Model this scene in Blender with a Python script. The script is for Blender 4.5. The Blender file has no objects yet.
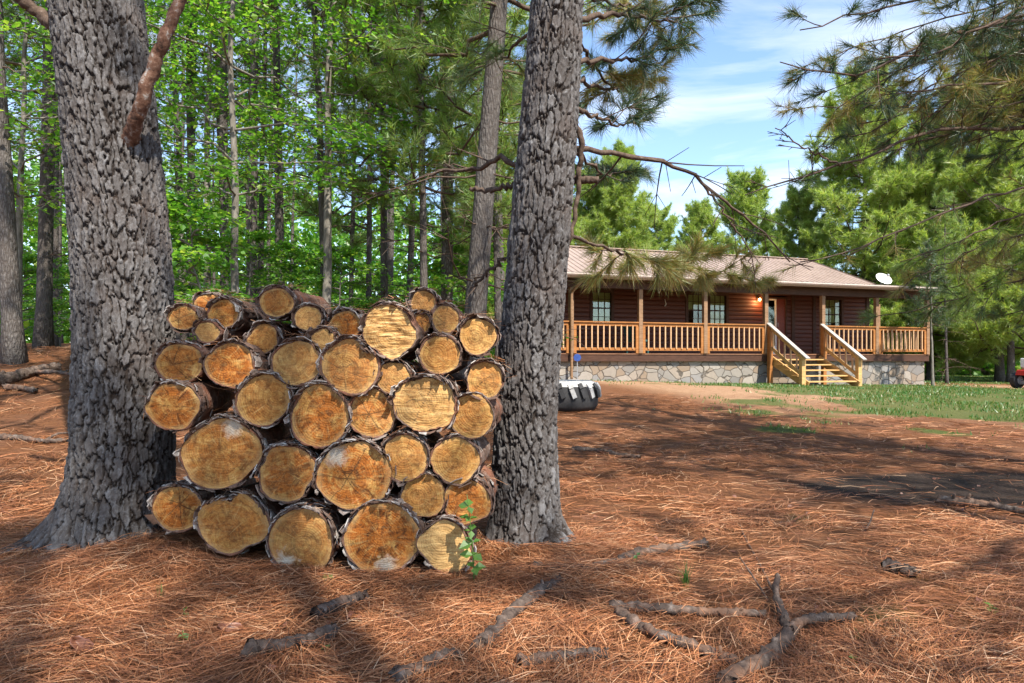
import bpy, math, random
import numpy as np
from mathutils import Vector, Matrix

R = math.radians
rng = np.random.default_rng(11)
random.seed(7)
scene = bpy.context.scene
COL = scene.collection
F, HZ, CX, CAMZ = 683.0, 360.0, 512.0, 1.0


def at(px, py, Y):
    """pixel of the photograph + distance -> world point"""
    return np.array([(px - CX) * Y / F, Y, CAMZ - (py - HZ) * Y / F])


def sm(a, b, x):
    t = np.clip((np.asarray(x, float) - a) / (b - a), 0, 1)
    return t * t * (3 - 2 * t)


# ------------------------------------------------------------------ noise
def _hash(ix, iy, iz, seed):
    h = (ix * 374761393 + iy * 668265263 + iz * 2147483647 + seed * 1274126177) & 0xFFFFFFFF
    h = ((h ^ (h >> 13)) * 1274126177) & 0xFFFFFFFF
    h = ((h ^ (h >> 16)) * 2246822519) & 0xFFFFFFFF
    h = h ^ (h >> 15)
    return h.astype(np.float64) / 4294967295.0


def vnoise(p, seed=0):
    p = np.asarray(p, float)
    i = np.floor(p).astype(np.int64)
    f = p - i
    f = f * f * (3 - 2 * f)
    out = 0
    for dx in (0, 1):
        wx = f[..., 0] if dx else 1 - f[..., 0]
        for dy in (0, 1):
            wy = f[..., 1] if dy else 1 - f[..., 1]
            for dz in (0, 1):
                wz = f[..., 2] if dz else 1 - f[..., 2]
                out = out + wx * wy * wz * _hash(i[..., 0] + dx, i[..., 1] + dy, i[..., 2] + dz, seed)
    return out


def fbm(p, seed=0, octv=3):
    s, a, t = 0, 1.0, 0
    p = np.asarray(p, float)
    for k in range(octv):
        s = s + a * vnoise(p * 2 ** k, seed + k)
        t += a
        a *= .5
    return s / t


def p3(x, y, z=0):
    x, y, z = np.broadcast_arrays(x, y, z)
    return np.stack([x, y, z], -1)


def voro2(u, v, period_u, seed=0):
    """2-D cellular noise periodic in u: returns F1, F2, id of the nearest cell"""
    iu, iv = np.floor(u).astype(np.int64), np.floor(v).astype(np.int64)
    f1 = np.full(u.shape, 9.0)
    f2 = np.full(u.shape, 9.0)
    cid = np.zeros(u.shape)
    for du in (-1, 0, 1):
        for dv in (-1, 0, 1):
            a, b = iu + du, iv + dv
            am = a % period_u
            z = np.zeros_like(am)
            jx = a + .5 + (_hash(am, b, z, seed) - .5) * .9
            jy = b + .5 + (_hash(am, b, z + 1, seed) - .5) * .9
            d = np.sqrt((u - jx) ** 2 + (v - jy) ** 2)
            c = _hash(am, b, z + 2, seed)
            near = d < f1
            f2 = np.where(near, f1, np.minimum(f2, d))
            cid = np.where(near, c, cid)
            f1 = np.where(near, d, f1)
    return f1, f2, cid


# ------------------------------------------------------------------ mesh helpers
class MB:
    def __init__(self):
        self.V, self.F, self.n, self.attr = [], [], 0, []

    def add(self, V, Fs, a=None):
        V = np.asarray(V, float).reshape(-1, 3)
        Fs = Fs if isinstance(Fs, list) else [Fs]
        for f in Fs:
            f = np.asarray(f, np.int64)
            if f.size:
                self.F.append(f + self.n)
        self.V.append(V)
        self.attr.append(np.zeros(len(V)) if a is None else np.asarray(a, float))
        self.n += len(V)
        return self

    def box(self, x0, x1, y0, y1, z0, z1):
        V = [(x, y, z) for x in (x0, x1) for y in (y0, y1) for z in (z0, z1)]
        return self.add(V, np.array([(0, 1, 3, 2), (4, 6, 7, 5), (0, 4, 5, 1), (2, 3, 7, 6), (0, 2, 6, 4), (1, 5, 7, 3)]))

    def obox(self, a, b, w, h, up=(0, 0, 1)):
        """beam from a to b, width w across, height h along up"""
        a, b = np.asarray(a, float), np.asarray(b, float)
        d = (b - a) / np.linalg.norm(b - a)
        s = np.cross(d, up)
        s /= np.linalg.norm(s)
        u = np.cross(s, d)
        V = [p + s * w / 2 * i + u * h / 2 * j for p in (a, b) for i in (-1, 1) for j in (-1, 1)]
        return self.add(V, np.array([(0, 1, 3, 2), (4, 6, 7, 5), (0, 4, 5, 1), (2, 3, 7, 6), (0, 2, 6, 4), (1, 5, 7, 3)]))

    def tube(self, P, rad, seg=8, cap=True):
        V, Q = tube_arrays(P, rad, seg)
        self.add(V, Q)
        if cap:
            n = len(P)
            c0, c1 = self.n, self.n + 1
            self.V.append(np.array([P[0], P[-1]], float))
            self.attr.append(np.zeros(2))
            b = self.n - n * seg
            f = [(c0, b + (i + 1) % seg, b + i) for i in range(seg)] + [(c1, b + (n - 1) * seg + i, b + (n - 1) * seg + (i + 1) % seg) for i in range(seg)]
            self.F.append(np.array(f))
            self.n += 2
        return self

    def build(self, name, mat, parent=None, smooth=False, loc=None, attr=None, bevel=0):
        me = bpy.data.meshes.new(name)
        V = np.concatenate(self.V) if self.V else np.zeros((0, 3))
        me.vertices.add(len(V))
        me.vertices.foreach_set('co', V.ravel())
        tot = np.concatenate([np.full(len(f), f.shape[1]) for f in self.F])
        idx = np.concatenate([f.ravel() for f in self.F])
        me.loops.add(len(idx))
        me.loops.foreach_set('vertex_index', idx.astype(np.int32))
        me.polygons.add(len(tot))
        st = np.concatenate([[0], np.cumsum(tot)[:-1]])
        me.polygons.foreach_set('loop_start', st.astype(np.int32))
        try:
            me.polygons.foreach_set('loop_total', tot.astype(np.int32))
        except Exception:
            pass
        me.polygons.foreach_set('use_smooth', np.full(len(tot), smooth))
        if attr:
            A = me.attributes.new(attr, 'FLOAT', 'POINT')
            A.data.foreach_set('value', np.concatenate(self.attr).astype(np.float32))
        me.update(calc_edges=True)
        me.validate()
        if mat:
            me.materials.append(mat)
        o = bpy.data.objects.new(name, me)
        COL.objects.link(o)
        if parent:
            o.parent = parent
        if loc is not None:
            o.location = loc
        if bevel:
            m = o.modifiers.new('edge', 'BEVEL')
            m.width = bevel
            m.segments = 2
        return o


def tube_arrays(P, rad, seg):
    P = np.asarray(P, float)
    n = len(P)
    rad = np.broadcast_to(np.asarray(rad, float), (n,))
    T = np.gradient(P, axis=0)
    T /= np.linalg.norm(T, axis=1)[:, None] + 1e-12
    ref = np.array([0, 0, 1.]) if abs(T[0, 2]) < .9 else np.array([1., 0, 0])
    A = np.zeros((n, 3))
    a = np.cross(T[0], ref)
    a /= np.linalg.norm(a)
    for i in range(n):
        a = a - T[i] * np.dot(a, T[i])
        a /= np.linalg.norm(a) + 1e-12
        A[i] = a
    B = np.cross(T, A)
    th = np.arange(seg) * 2 * math.pi / seg
    V = P[:, None] + rad[:, None, None] * (np.cos(th)[None, :, None] * A[:, None] + np.sin(th)[None, :, None] * B[:, None])
    i, j = np.meshgrid(np.arange(n - 1), np.arange(seg), indexing='ij')
    j2 = (j + 1) % seg
    Q = np.stack([i * seg + j, i * seg + j2, (i + 1) * seg + j2, (i + 1) * seg + j], -1).reshape(-1, 4)
    return V.reshape(-1, 3), Q


def tag(o, label=None, cat=None, group=None, kind=None):
    if label: o['label'] = label
    if cat: o['category'] = cat
    if group: o['group'] = group
    if kind: o['kind'] = kind
    return o


def empty(name, loc, rz=0):
    o = bpy.data.objects.new(name, None)
    COL.objects.link(o)
    o.location = loc
    o.rotation_euler = (0, 0, rz)
    o.empty_display_size = .2
    return o


def copy_tree(o, parent=None):
    c = o.copy()
    COL.objects.link(c)
    c.parent = parent
    for ch in list(o.children):
        copy_tree(ch, c)
    return c


def resample(P, n):
    """smooth curve through the points"""
    P = np.asarray(P, float)
    d = np.concatenate([[0], np.cumsum(np.linalg.norm(np.diff(P, axis=0), axis=1))])
    m = len(P)
    if m < 3:
        t = np.linspace(0, 1, n)[:, None]
        return P[0] * (1 - t) + P[-1] * t
    T = np.gradient(P, d, axis=0)
    q = np.linspace(0, d[-1], n)
    k = np.clip(np.searchsorted(d, q, side='right') - 1, 0, m - 2)
    h = (d[k + 1] - d[k])[:, None]
    s = ((q - d[k]) / (d[k + 1] - d[k]))[:, None]
    return (2*s**3-3*s**2+1)*P[k] + (s**3-2*s**2+s)*h*T[k] + (-2*s**3+3*s**2)*P[k+1] + (s**3-s**2)*h*T[k+1]


def unit(v):
    return v / (np.linalg.norm(v, axis=-1, keepdims=True) + 1e-12)


# ------------------------------------------------------------------ material helper
class NT:
    def __init__(self, name):
        self.m = bpy.data.materials.new(name)
        self.m.use_nodes = True
        self.t = self.m.node_tree
        self.t.nodes.clear()
        self.out = self.t.nodes.new('ShaderNodeOutputMaterial')

    def n(self, typ, ins=None, **kw):
        nd = self.t.nodes.new('ShaderNode' + typ)
        for k, v in kw.items():
            setattr(nd, k, v)
        for k, v in (ins or {}).items():
            if isinstance(v, bpy.types.NodeSocket):
                self.t.links.new(v, nd.inputs[k])
            else:
                nd.inputs[k].default_value = v
        return nd

    def math(self, op, a, b=0.0, c=0.0):
        return self.n('Math', {0: a, 1: b, 2: c}, operation=op).outputs[0]

    def vmath(self, op, a, b=(0, 0, 0)):
        nd = self.n('VectorMath', {0: a, 1: b}, operation=op)
        return nd.outputs[1] if op in ('LENGTH', 'DOT_PRODUCT', 'DISTANCE') else nd.outputs[0]

    def noise(self, vec, scale, detail=4, rough=.6, dist=0.0):
        return self.n('TexNoise', {'Vector': vec, 'Scale': scale, 'Detail': detail, 'Roughness': rough, 'Distortion': dist}).outputs['Fac']

    def scale(self, vec, s):
        return self.n('Mapping', {'Vector': vec, 'Scale': s}).outputs[0]

    def ramp(self, fac, stops, interp='LINEAR'):
        nd = self.n('ValToRGB', {'Fac': fac})
        cr = nd.color_ramp
        cr.interpolation = interp
        while len(cr.elements) < len(stops):
            cr.elements.new(.5)
        for e, (p, c) in zip(cr.elements, stops):
            e.position = p
            e.color = (*c, 1) if isinstance(c, tuple) else (c, c, c, 1)
        return nd.outputs[0]

    def mix(self, fac, a, b, blend='MIX'):
        nd = self.n('MixRGB', blend_type=blend)
        for k, v in ((0, fac), (1, a), (2, b)):
            if isinstance(v, bpy.types.NodeSocket):
                self.t.links.new(v, nd.inputs[k])
            else:
                nd.inputs[k].default_value = (*v, 1) if isinstance(v, tuple) else v
        return nd.outputs[0]

    def bump(self, h, strength=.5, dist=.01):
        return self.n('Bump', {'Height': h, 'Strength': strength, 'Distance': dist}).outputs[0]

    def bsdf(self, color, rough=.8, normal=None, spec=.3, metal=0.0, emit=None):
        ins = {'Base Color': color if isinstance(color, bpy.types.NodeSocket) else (*color, 1), 'Roughness': rough, 'Specular IOR Level': spec, 'Metallic': metal}
        if normal is not None:
            ins['Normal'] = normal
        b = self.n('BsdfPrincipled', ins)
        self.t.links.new(b.outputs[0], self.out.inputs[0])
        return self.m

    def leaf(self, color, trans=.45, tcol=None):
        d = self.n('BsdfDiffuse', {'Color': color})
        t = self.n('BsdfTranslucent', {'Color': tcol if tcol is not None else color})
        mx = self.n('MixShader', {0: trans, 1: d.outputs[0], 2: t.outputs[0]})
        g = self.n('BsdfGlossy', {'Color': (1, 1, 1, 1), 'Roughness': .45})
        mx2 = self.n('MixShader', {0: .04, 1: mx.outputs[0], 2: g.outputs[0]})
        self.t.links.new(mx2.outputs[0], self.out.inputs[0])
        return self.m

    def obj(self): return self.n('TexCoord').outputs['Object']
    def pos(self): return self.n('NewGeometry').outputs['Position']
    def isl(self): return self.n('NewGeometry').outputs['Random Per Island']
    def rnd(self): return self.n('ObjectInfo').outputs['Random']
    def attr(self, name, typ='GEOMETRY'):
        return self.n('Attribute', attribute_name=name, attribute_type=typ).outputs['Fac']


M = {}


def leaf_mat(name, stops, trans=.45, tint=None):
    k = NT(name)
    c = k.ramp(k.isl(), stops)
    big = k.noise(k.pos(), .7, 2)
    c = k.mix(k.math('MULTIPLY', big, .35), c, tint or (.10, .15, .02), 'MIX')
    t = k.mix(1.0, c, (1.5, 1.5, .8), 'MULTIPLY')
    M[name] = k.leaf(c, trans, t)


leaf_mat('maple_leaf', [(0, (.05, .16, .022)), (.5, (.10, .27, .03)), (.85, (.22, .40, .05)), (1, (.36, .44, .08))], .58, (.15, .33, .03))
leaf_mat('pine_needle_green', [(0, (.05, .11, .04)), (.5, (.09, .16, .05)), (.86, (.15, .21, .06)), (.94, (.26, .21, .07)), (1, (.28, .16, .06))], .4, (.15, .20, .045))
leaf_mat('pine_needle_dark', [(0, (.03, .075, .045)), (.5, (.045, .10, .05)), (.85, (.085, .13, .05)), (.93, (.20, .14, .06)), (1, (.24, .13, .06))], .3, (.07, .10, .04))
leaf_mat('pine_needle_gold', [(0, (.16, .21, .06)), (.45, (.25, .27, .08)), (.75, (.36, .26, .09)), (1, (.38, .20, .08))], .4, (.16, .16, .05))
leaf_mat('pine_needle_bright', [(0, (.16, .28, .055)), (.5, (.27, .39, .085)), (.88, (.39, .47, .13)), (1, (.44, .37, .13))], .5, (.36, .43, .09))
leaf_mat('pine_needle_young', [(0, (.09, .18, .045)), (.5, (.16, .27, .065)), (.88, (.25, .34, .09)), (.95, (.32, .26, .09)), (1, (.32, .18, .07))], .5, (.22, .31, .06))
leaf_mat('weed_leaf', [(0, (.06, .17, .03)), (1, (.13, .27, .05))], .5)
leaf_mat('grass_blade', [(0, (.035, .12, .022)), (.6, (.07, .18, .03)), (.85, (.16, .20, .05)), (1, (.30, .24, .10))], .35, (.10, .16, .03))
leaf_mat('dry_leaf', [(0, (.14, .05, .03)), (1, (.22, .09, .05))], .15, (.15, .06, .04))

# near pine bark, with the plate height as an attribute
k = NT('pine_bark_plated')
o_ = k.obj()
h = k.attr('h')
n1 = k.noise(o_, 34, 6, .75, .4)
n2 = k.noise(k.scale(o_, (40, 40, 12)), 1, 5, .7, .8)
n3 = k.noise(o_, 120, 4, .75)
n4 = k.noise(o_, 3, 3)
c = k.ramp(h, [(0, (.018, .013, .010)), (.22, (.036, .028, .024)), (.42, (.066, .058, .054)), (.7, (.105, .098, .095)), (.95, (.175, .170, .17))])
c = k.mix(k.ramp(n2, [(.35, .75), (.52, .0)]), c, (.052, .043, .039))
c = k.mix(k.ramp(n1, [(.55, .0), (.68, .6)]), c, (.26, .255, .255))
c = k.mix(k.ramp(n3, [(.5, .0), (.72, .65)]), c, (.055, .045, .04))
c = k.mix(k.ramp(n4, [(.50, .0), (.70, .3)]), c, (.11, .075, .058))
hh = k.math('ADD', k.math('ADD', k.math('MULTIPLY', n1, .5), k.math('MULTIPLY', n3, .35)), k.math('MULTIPLY', n2, .9))
M['bark'] = k.bsdf(c, .92, k.bump(hh, .8, .008), .15)

# bark of trees farther off
k = NT('pine_bark_far')
o_ = k.obj()
w = k.n('TexVoronoi', {'Vector': k.scale(o_, (30, 30, 8)), 'Scale': 1.0}, feature='DISTANCE_TO_EDGE').outputs['Distance']
n1 = k.noise(o_, 18, 5, .7)
n2 = k.noise(k.scale(o_, (3, 3, .8)), 1, 3)
w = k.math('ADD', w, k.math('MULTIPLY', k.math('SUBTRACT', k.noise(o_, 40, 3), .5), .22))
c = k.mix(k.ramp(w, [(.02, 0.0), (.26, 1.0)]), (.07, .058, .05), (.145, .132, .124))
c = k.mix(k.ramp(n1, [(.4, .0), (.7, .6)]), c, (.085, .075, .07))
c = k.mix(k.ramp(n2, [(.5, .0), (.78, .6)]), c, (.22, .21, .20))
c = k.mix(k.math('MULTIPLY', k.rnd(), .55), c, (.085, .075, .068))
M['bark_far'] = k.bsdf(c, .92, k.bump(k.math('ADD', k.math('MULTIPLY', w, 2.0), n1), .8, .02), .1)

k = NT('smooth_bark')
n1 = k.noise(k.scale(k.obj(), (20, 20, 6)), 1, 4)
M['bark_smooth'] = k.bsdf(k.ramp(n1, [(.3, (.10, .09, .075)), (.7, (.24, .22, .19))]), .9, k.bump(n1, .4, .01), .1)

k = NT('dead_twig')
n1 = k.noise(k.obj(), 35, 5, .7)
M['twig'] = k.bsdf(k.ramp(n1, [(.3, (.055, .038, .03)), (.6, (.12, .085, .065)), (.75, (.22, .18, .15))]), .9, k.bump(n1, .7, .01), .1)

k = NT('fallen_branch_bark')
o_ = k.obj()
n1 = k.noise(o_, 28, 6, .7)
n2 = k.noise(o_, 7, 3)
c = k.ramp(n1, [(.3, (.045, .03, .024)), (.55, (.11, .082, .066)), (.75, (.25, .21, .185))])
c = k.mix(k.ramp(n2, [(.5, .0), (.65, .6)]), c, (.21, .11, .065))
M['stick'] = k.bsdf(c, .9, k.bump(n1, .9, .012), .15)

k = NT('red_branch_bark')
o_ = k.obj()
n1 = k.noise(o_, 22, 6, .7)
M['bark_red'] = k.bsdf(k.ramp(n1, [(.34, (.035, .02, .015)), (.46, (.11, .055, .036)), (.56, (.17, .10, .07)), (.64, (.30, .28, .26))]), .9, k.bump(n1, .9, .012), .15)

# bark on the logs
k = NT('log_bark')
o_ = k.obj()
off = k.vmath('ADD', o_, k.n('CombineXYZ', {0: k.math('MULTIPLY', k.rnd(), 37.0), 1: 0.0, 2: 0.0}).outputs[0])
n1 = k.noise(off, 26, 6, .7)
n2 = k.noise(off, 6, 3)
c = k.ramp(n1, [(.3, (.05, .032, .026)), (.5, (.13, .085, .065)), (.7, (.26, .205, .175))])
c = k.mix(k.ramp(n2, [(.42, .0), (.6, .8)]), c, k.mix(n1, (.10, .035, .02), (.30, .13, .075)))
M['log_bark'] = k.bsdf(c, .92, k.bump(n1, 1.0, .015), .12)

k = NT('bark_flake')
o_ = k.obj()
n1 = k.noise(o_, 40, 5, .7)
c = k.ramp(k.isl(), [(0, (.06, .035, .026)), (.35, (.15, .09, .065)), (.6, (.24, .19, .165)), (.85, (.40, .37, .34)), (1, (.58, .55, .51))])
c = k.mix(k.ramp(n1, [(.4, .6), (.6, .0)]), c, (.10, .07, .055))
M['bark_flake'] = k.bsdf(c, .9, k.bump(n1, .6, .006), .12)

# sawn ends of the logs
k = NT('sawn_wood')
o_ = k.obj()
rnd = k.rnd()
r37 = k.math('MULTIPLY', rnd, 37.0)
off = k.n('CombineXYZ', {0: r37, 1: k.math('MULTIPLY', rnd, 91.0), 2: k.math('MULTIPLY', rnd, 53.0)}).outputs[0]
po = k.vmath('ADD', o_, off)
wob = k.noise(po, 9, 3)
sx = k.n('SeparateXYZ', {0: o_})
px_ = k.math('ADD', sx.outputs[0], k.math('MULTIPLY', k.math('SUBTRACT', k.attr('pithx', 'OBJECT'), 0.0), 1.0))
pz_ = k.math('ADD', sx.outputs[2], k.attr('pithz', 'OBJECT'))
flat = k.n('CombineXYZ', {0: px_, 1: 0.0, 2: pz_}).outputs[0]
rad = k.vmath('LENGTH', flat)
radw = k.math('ADD', rad, k.math('MULTIPLY', k.math('SUBTRACT', wob, .5), .035))
ring = k.math('SINE', k.math('MULTIPLY', radw, 560.0))
ring2 = k.math('SINE', k.math('MULTIPLY', radw, 235.0))
ringv = k.math('ADD', k.math('MULTIPLY', ring, .30), k.math('MULTIPLY', ring2, .42))
ang = k.math('ARCTAN2', pz_, px_)
radial = k.noise(k.n('CombineXYZ', {0: k.math('COSINE', ang), 1: k.math('SINE', ang), 2: k.math('ADD', k.math('MULTIPLY', rad, 1.2), r37)}).outputs[0], 9.0, 5, .7)
big = k.noise(po, 11, 5, .65, .6)
fine = k.noise(po, 75, 5, .75)
mid = k.noise(k.vmath('ADD', po, (5, 3, 9)), 20, 5, .7, .8)
tone = k.attr('tone', 'OBJECT')     # 0 ochre .. 1 rusty
pale = k.attr('pale', 'OBJECT')
low = k.noise(k.vmath('ADD', po, (17, 3, 29)), 5.5, 4, .6, .8)
c = k.mix(k.ramp(fine, [(.32, .0), (.68, 1.0)]), (.34, .155, .034), (.60, .355, .105))
c = k.mix(k.ramp(low, [(.42, .0), (.62, .7)]), c, k.mix(fine, (.40, .23, .07), (.66, .45, .17)))
c = k.mix(k.math('MULTIPLY', k.math('ADD', ringv, .35), k.ramp(mid, [(.35, .25), (.7, .95)])), c, (.25, .09, .018))
st = k.math('MULTIPLY', k.ramp(big, [(.38, .0), (.54, 1.0)]), k.math('ADD', k.math('MULTIPLY', tone, 1.25), .22))
c = k.mix(k.math('MINIMUM', st, .95), c, k.mix(k.ramp(fine, [(.35, .0), (.65, 1.0)]), (.20, .05, .008), (.46, .15, .022)))
dk = k.math('MULTIPLY', k.ramp(mid, [(.50, .0), (.62, 1.0)]), k.math('ADD', k.math('MULTIPLY', tone, .75), .30))
c = k.mix(dk, c, (.10, .034, .010))
c = k.mix(k.ramp(radial, [(.54, .0), (.68, .5)]), c, (.64, .43, .17))
c = k.mix(k.ramp(radial, [(.30, .75), (.42, .0)]), c, (.12, .045, .013))
# drying cracks running out from the pith
ca_ = k.math('ADD', k.math('MULTIPLY', ang, .955), k.math('ADD', k.math('MULTIPLY', wob, .9), r37))
cl = k.math('MULTIPLY', k.math('ABSOLUTE', k.math('SUBTRACT', k.math('FRACT', ca_), .5)), rad)
cm = k.math('MULTIPLY', k.ramp(cl, [(.0008, 1.0), (.0022, .0)]), k.math('MULTIPLY', k.ramp(low, [(.46, .0), (.54, .9)]), k.attr('crack', 'OBJECT')))
c = k.mix(cm, c, (.05, .022, .010))
c = k.mix(k.math('MULTIPLY', pale, .75), c, k.mix(fine, (.42, .26, .10), (.66, .47, .23)))
# sapwood rim, paler towards the bark
rimv = k.attr('h')
c = k.mix(k.math('MULTIPLY', k.ramp(rimv, [(.80, .0), (.97, .65)]), k.ramp(mid, [(.3, .1), (.6, 1.0)])), c, (.60, .40, .18))
# specks of dirt, white fungus
sp = k.noise(po, 190, 2)
c = k.mix(k.ramp(sp, [(.64, .0), (.72, .55)]), c, (.12, .06, .02))
fx = k.attr('fungus', 'OBJECT')
fd = k.vmath('LENGTH', k.n('CombineXYZ', {0: k.math('SUBTRACT', sx.outputs[0], k.attr('fungx', 'OBJECT')), 1: 0.0, 2: k.math('SUBTRACT', sx.outputs[2], k.attr('fungz', 'OBJECT'))}).outputs[0])
fm = k.math('MULTIPLY', k.ramp(k.math('ADD', fd, k.math('MULTIPLY', k.math('SUBTRACT', mid, .5), .16)), [(.015, .95), (.062, .0)]), fx)
c = k.mix(fm, c, k.mix(fine, (.34, .27, .18), (.70, .67, .61)))
c = k.mix(1.0, c, (.88, .85, .80), 'MULTIPLY')
hgt = k.math('ADD', k.math('ADD', k.math('MULTIPLY', fine, .7), k.math('MULTIPLY', ring, .10)), k.math('MULTIPLY', radial, .8))
sawv = k.n('Mapping', {'Vector': po, 'Rotation': (0, .6, 0), 'Scale': (9, 1, 85)}).outputs[0]
saw = k.noise(k.vmath('ADD', sawv, k.vmath('SCALE', k.n('TexNoise', {'Vector': po, 'Scale': 7.0}).outputs['Color'])), 1, 3, .6, .5)
sawf = k.math('MULTIPLY', k.attr('rough', 'OBJECT'), 1.0)
hgt = k.math('ADD', hgt, k.math('MULTIPLY', saw, k.math('ADD', k.math('MULTIPLY', sawf, 2.6), .25)))
c = k.mix(k.math('MULTIPLY', k.ramp(saw, [(.52, .0), (.64, .8)]), sawf), c, (.66, .46, .20))
c = k.mix(k.math('MULTIPLY', k.ramp(saw, [(.34, .9), (.44, .0)]), sawf), c, (.16, .075, .022))
M['cut'] = k.bsdf(c, .85, k.bump(hgt, .65, .006), .2)

# ground
k = NT('forest_ground')
P = k.pos()
a_grass, a_dirt, a_dark = k.attr('grass'), k.attr('dirt'), k.attr('dark')
warp = k.vmath('ADD', P, k.vmath('SCALE', k.n('TexNoise', {'Vector': P, 'Scale': 1.7, 'Detail': 2}).outputs['Color'], (0, 0, 0)))
s1 = k.noise(k.n('Mapping', {'Vector': P, 'Rotation': (0, 0, .5), 'Scale': (9, 90, 30)}).outputs[0], 1, 4, .7, .9)
s2 = k.noise(k.n('Mapping', {'Vector': P, 'Rotation': (0, 0, -.55), 'Scale': (8, 80, 30)}).outputs[0], 1, 4, .7, .9)
s3 = k.noise(k.n('Mapping', {'Vector': P, 'Rotation': (0, 0, 1.5), 'Scale': (10, 90, 30)}).outputs[0], 1, 4, .7, .9)
nb = k.noise(P, 1.3, 4)
nf = k.noise(P, 38, 5, .75)
nm = k.noise(P, 6, 4, .7)
str_ = k.math('MAXIMUM', k.math('MAXIMUM', s1, s2), s3)
c = k.ramp(str_, [(.48, (.075, .032, .015)), (.60, (.245, .098, .040)), (.74, (.45, .225, .11))])
c = k.mix(k.ramp(nb, [(.35, .0), (.65, .65)]), c, (.205, .105, .062))
c = k.mix(k.ramp(nf, [(.28, .6), (.45, .0)]), c, (.06, .032, .02))
dirt = k.ramp(nf, [(.3, (.33, .19, .105)), (.7, (.53, .34, .21))])
c = k.mix(k.math('MULTIPLY', a_dirt, k.ramp(nm, [(.3, .5), (.6, 1.0)])), c, dirt)
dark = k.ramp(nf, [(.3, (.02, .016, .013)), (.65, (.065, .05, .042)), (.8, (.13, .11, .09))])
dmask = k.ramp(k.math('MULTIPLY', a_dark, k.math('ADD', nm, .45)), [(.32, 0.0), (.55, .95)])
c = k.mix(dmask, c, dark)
grs = k.ramp(nf, [(.3, (.04, .085, .018)), (.7, (.12, .15, .045))])
c = k.mix(k.ramp(k.math('MULTIPLY', a_grass, k.math('ADD', nm, .5)), [(.35, 0.0), (.7, .85)]), c, grs)
hg = k.math('ADD', k.math('MULTIPLY', str_, 1.2), k.math('MULTIPLY', nf, .8))
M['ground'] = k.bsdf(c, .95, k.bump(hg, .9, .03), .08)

k = NT('pine_straw')
c = k.ramp(k.isl(), [(0, (.07, .026, .012)), (.3, (.22, .076, .029)), (.65, (.40, .155, .060)), (.9, (.56, .28, .135)), (1, (.66, .43, .26))])
c = k.mix(k.ramp(k.noise(k.pos(), 1.6, 3), [(.42, 0.0), (.66, .6)]), c, (.16, .062, .03))
M['straw'] = k.bsdf(c, .6, None, .3)

# cabin
k = NT('stained_log_siding')
o_ = k.obj()
g = k.noise(k.scale(o_, (1.5, 30, 30)), 1, 5, .65, .4)
n2 = k.noise(o_, 2.2, 3)
c = k.ramp(g, [(.3, (.048, .013, .007)), (.6, (.115, .031, .015)), (.8, (.17, .054, .027))])
c = k.mix(k.ramp(n2, [(.4, 0.0), (.7, .4)]), c, (.07, .022, .012))
M['siding'] = k.bsdf(c, .55, k.bump(g, .3, .01), .35)


def wood(name, lo, hi, rough=.65, sc=(4, 4, 30)):
    k = NT(name)
    o_ = k.obj()
    g = k.noise(k.scale(o_, sc), 1, 5, .65, .5)
    n2 = k.noise(o_, 3, 3)
    c = k.ramp(g, [(.3, lo), (.7, hi)])
    c = k.mix(k.ramp(n2, [(.4, 0.0), (.7, .35)]), c, tuple(v * .6 for v in lo))
    M[name] = k.bsdf(c, rough, k.bump(g, .25, .008), .25)


wood('porch_pine', (.24, .09, .024), (.39, .17, .05))
wood('stair_pine', (.42, .235, .085), (.60, .38, .16))
wood('baluster_pine', (.40, .235, .12), (.56, .36, .21))
wood('post_wood', (.17, .095, .05), (.29, .18, .105))
wood('dark_trim', (.045, .02, .012), (.085, .04, .024))
wood('deck_edge', (.14, .065, .034), (.25, .13, .075))
wood('grey_handrail', (.30, .265, .235), (.47, .42, .37), .5)

k = NT('field_stone')
o_ = k.obj()
wv = k.vmath('ADD', k.scale(o_, (2.9, 2.9, 4.0)), k.vmath('SCALE', k.n('TexNoise', {'Vector': o_, 'Scale': 2.0}).outputs['Color']))
vd = k.n('TexVoronoi', {'Vector': wv, 'Scale': 1.0}, feature='DISTANCE_TO_EDGE').outputs['Distance']
vc = k.n('TexVoronoi', {'Vector': wv, 'Scale': 1.0}).outputs['Color']
sv = k.n('SeparateColor', {0: vc})
n1 = k.noise(o_, 12, 5, .7)
c = k.ramp(sv.outputs[0], [(0, (.15, .145, .14)), (.3, (.26, .235, .205)), (.55, (.21, .15, .10)), (.8, (.32, .285, .245)), (1, (.16, .17, .185))])
c = k.mix(k.ramp(n1, [(.35, .0), (.7, .55)]), c, (.20, .175, .15))
jm = k.ramp(vd, [(.006, 0.0), (.04, 1.0)])
c = k.mix(jm, (.095, .08, .066), c)
M['stone'] = k.bsdf(c, .85, k.bump(k.math('ADD', k.math('MULTIPLY', jm, 1.0), k.math('MULTIPLY', n1, .4)), .8, .03), .2)

k = NT('ribbed_roof_metal')
o_ = k.obj()
n1 = k.noise(k.scale(o_, (1, 3, 3)), 1.5, 4)
n2 = k.noise(o_, 25, 3)
c = k.ramp(n1, [(.3, (.31, .225, .175)), (.7, (.44, .335, .27))])
c = k.mix(k.ramp(n2, [(.55, 0.0), (.7, .4)]), c, (.30, .19, .15))
M['roof'] = k.bsdf(c, .42, None, .5, .25)


def plain(name, col, rough=.6, spec=.3, metal=0.0, var=.25, sc=20):
    k = NT(name)
    n1 = k.noise(k.obj(), sc, 4)
    c = k.ramp(n1, [(.3, tuple(v * (1 - var) for v in col)), (.7, tuple(min(1, v * (1 + var)) for v in col))])
    M[name] = k.bsdf(c, rough, k.bump(n1, .15, .004), spec, metal)


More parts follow.
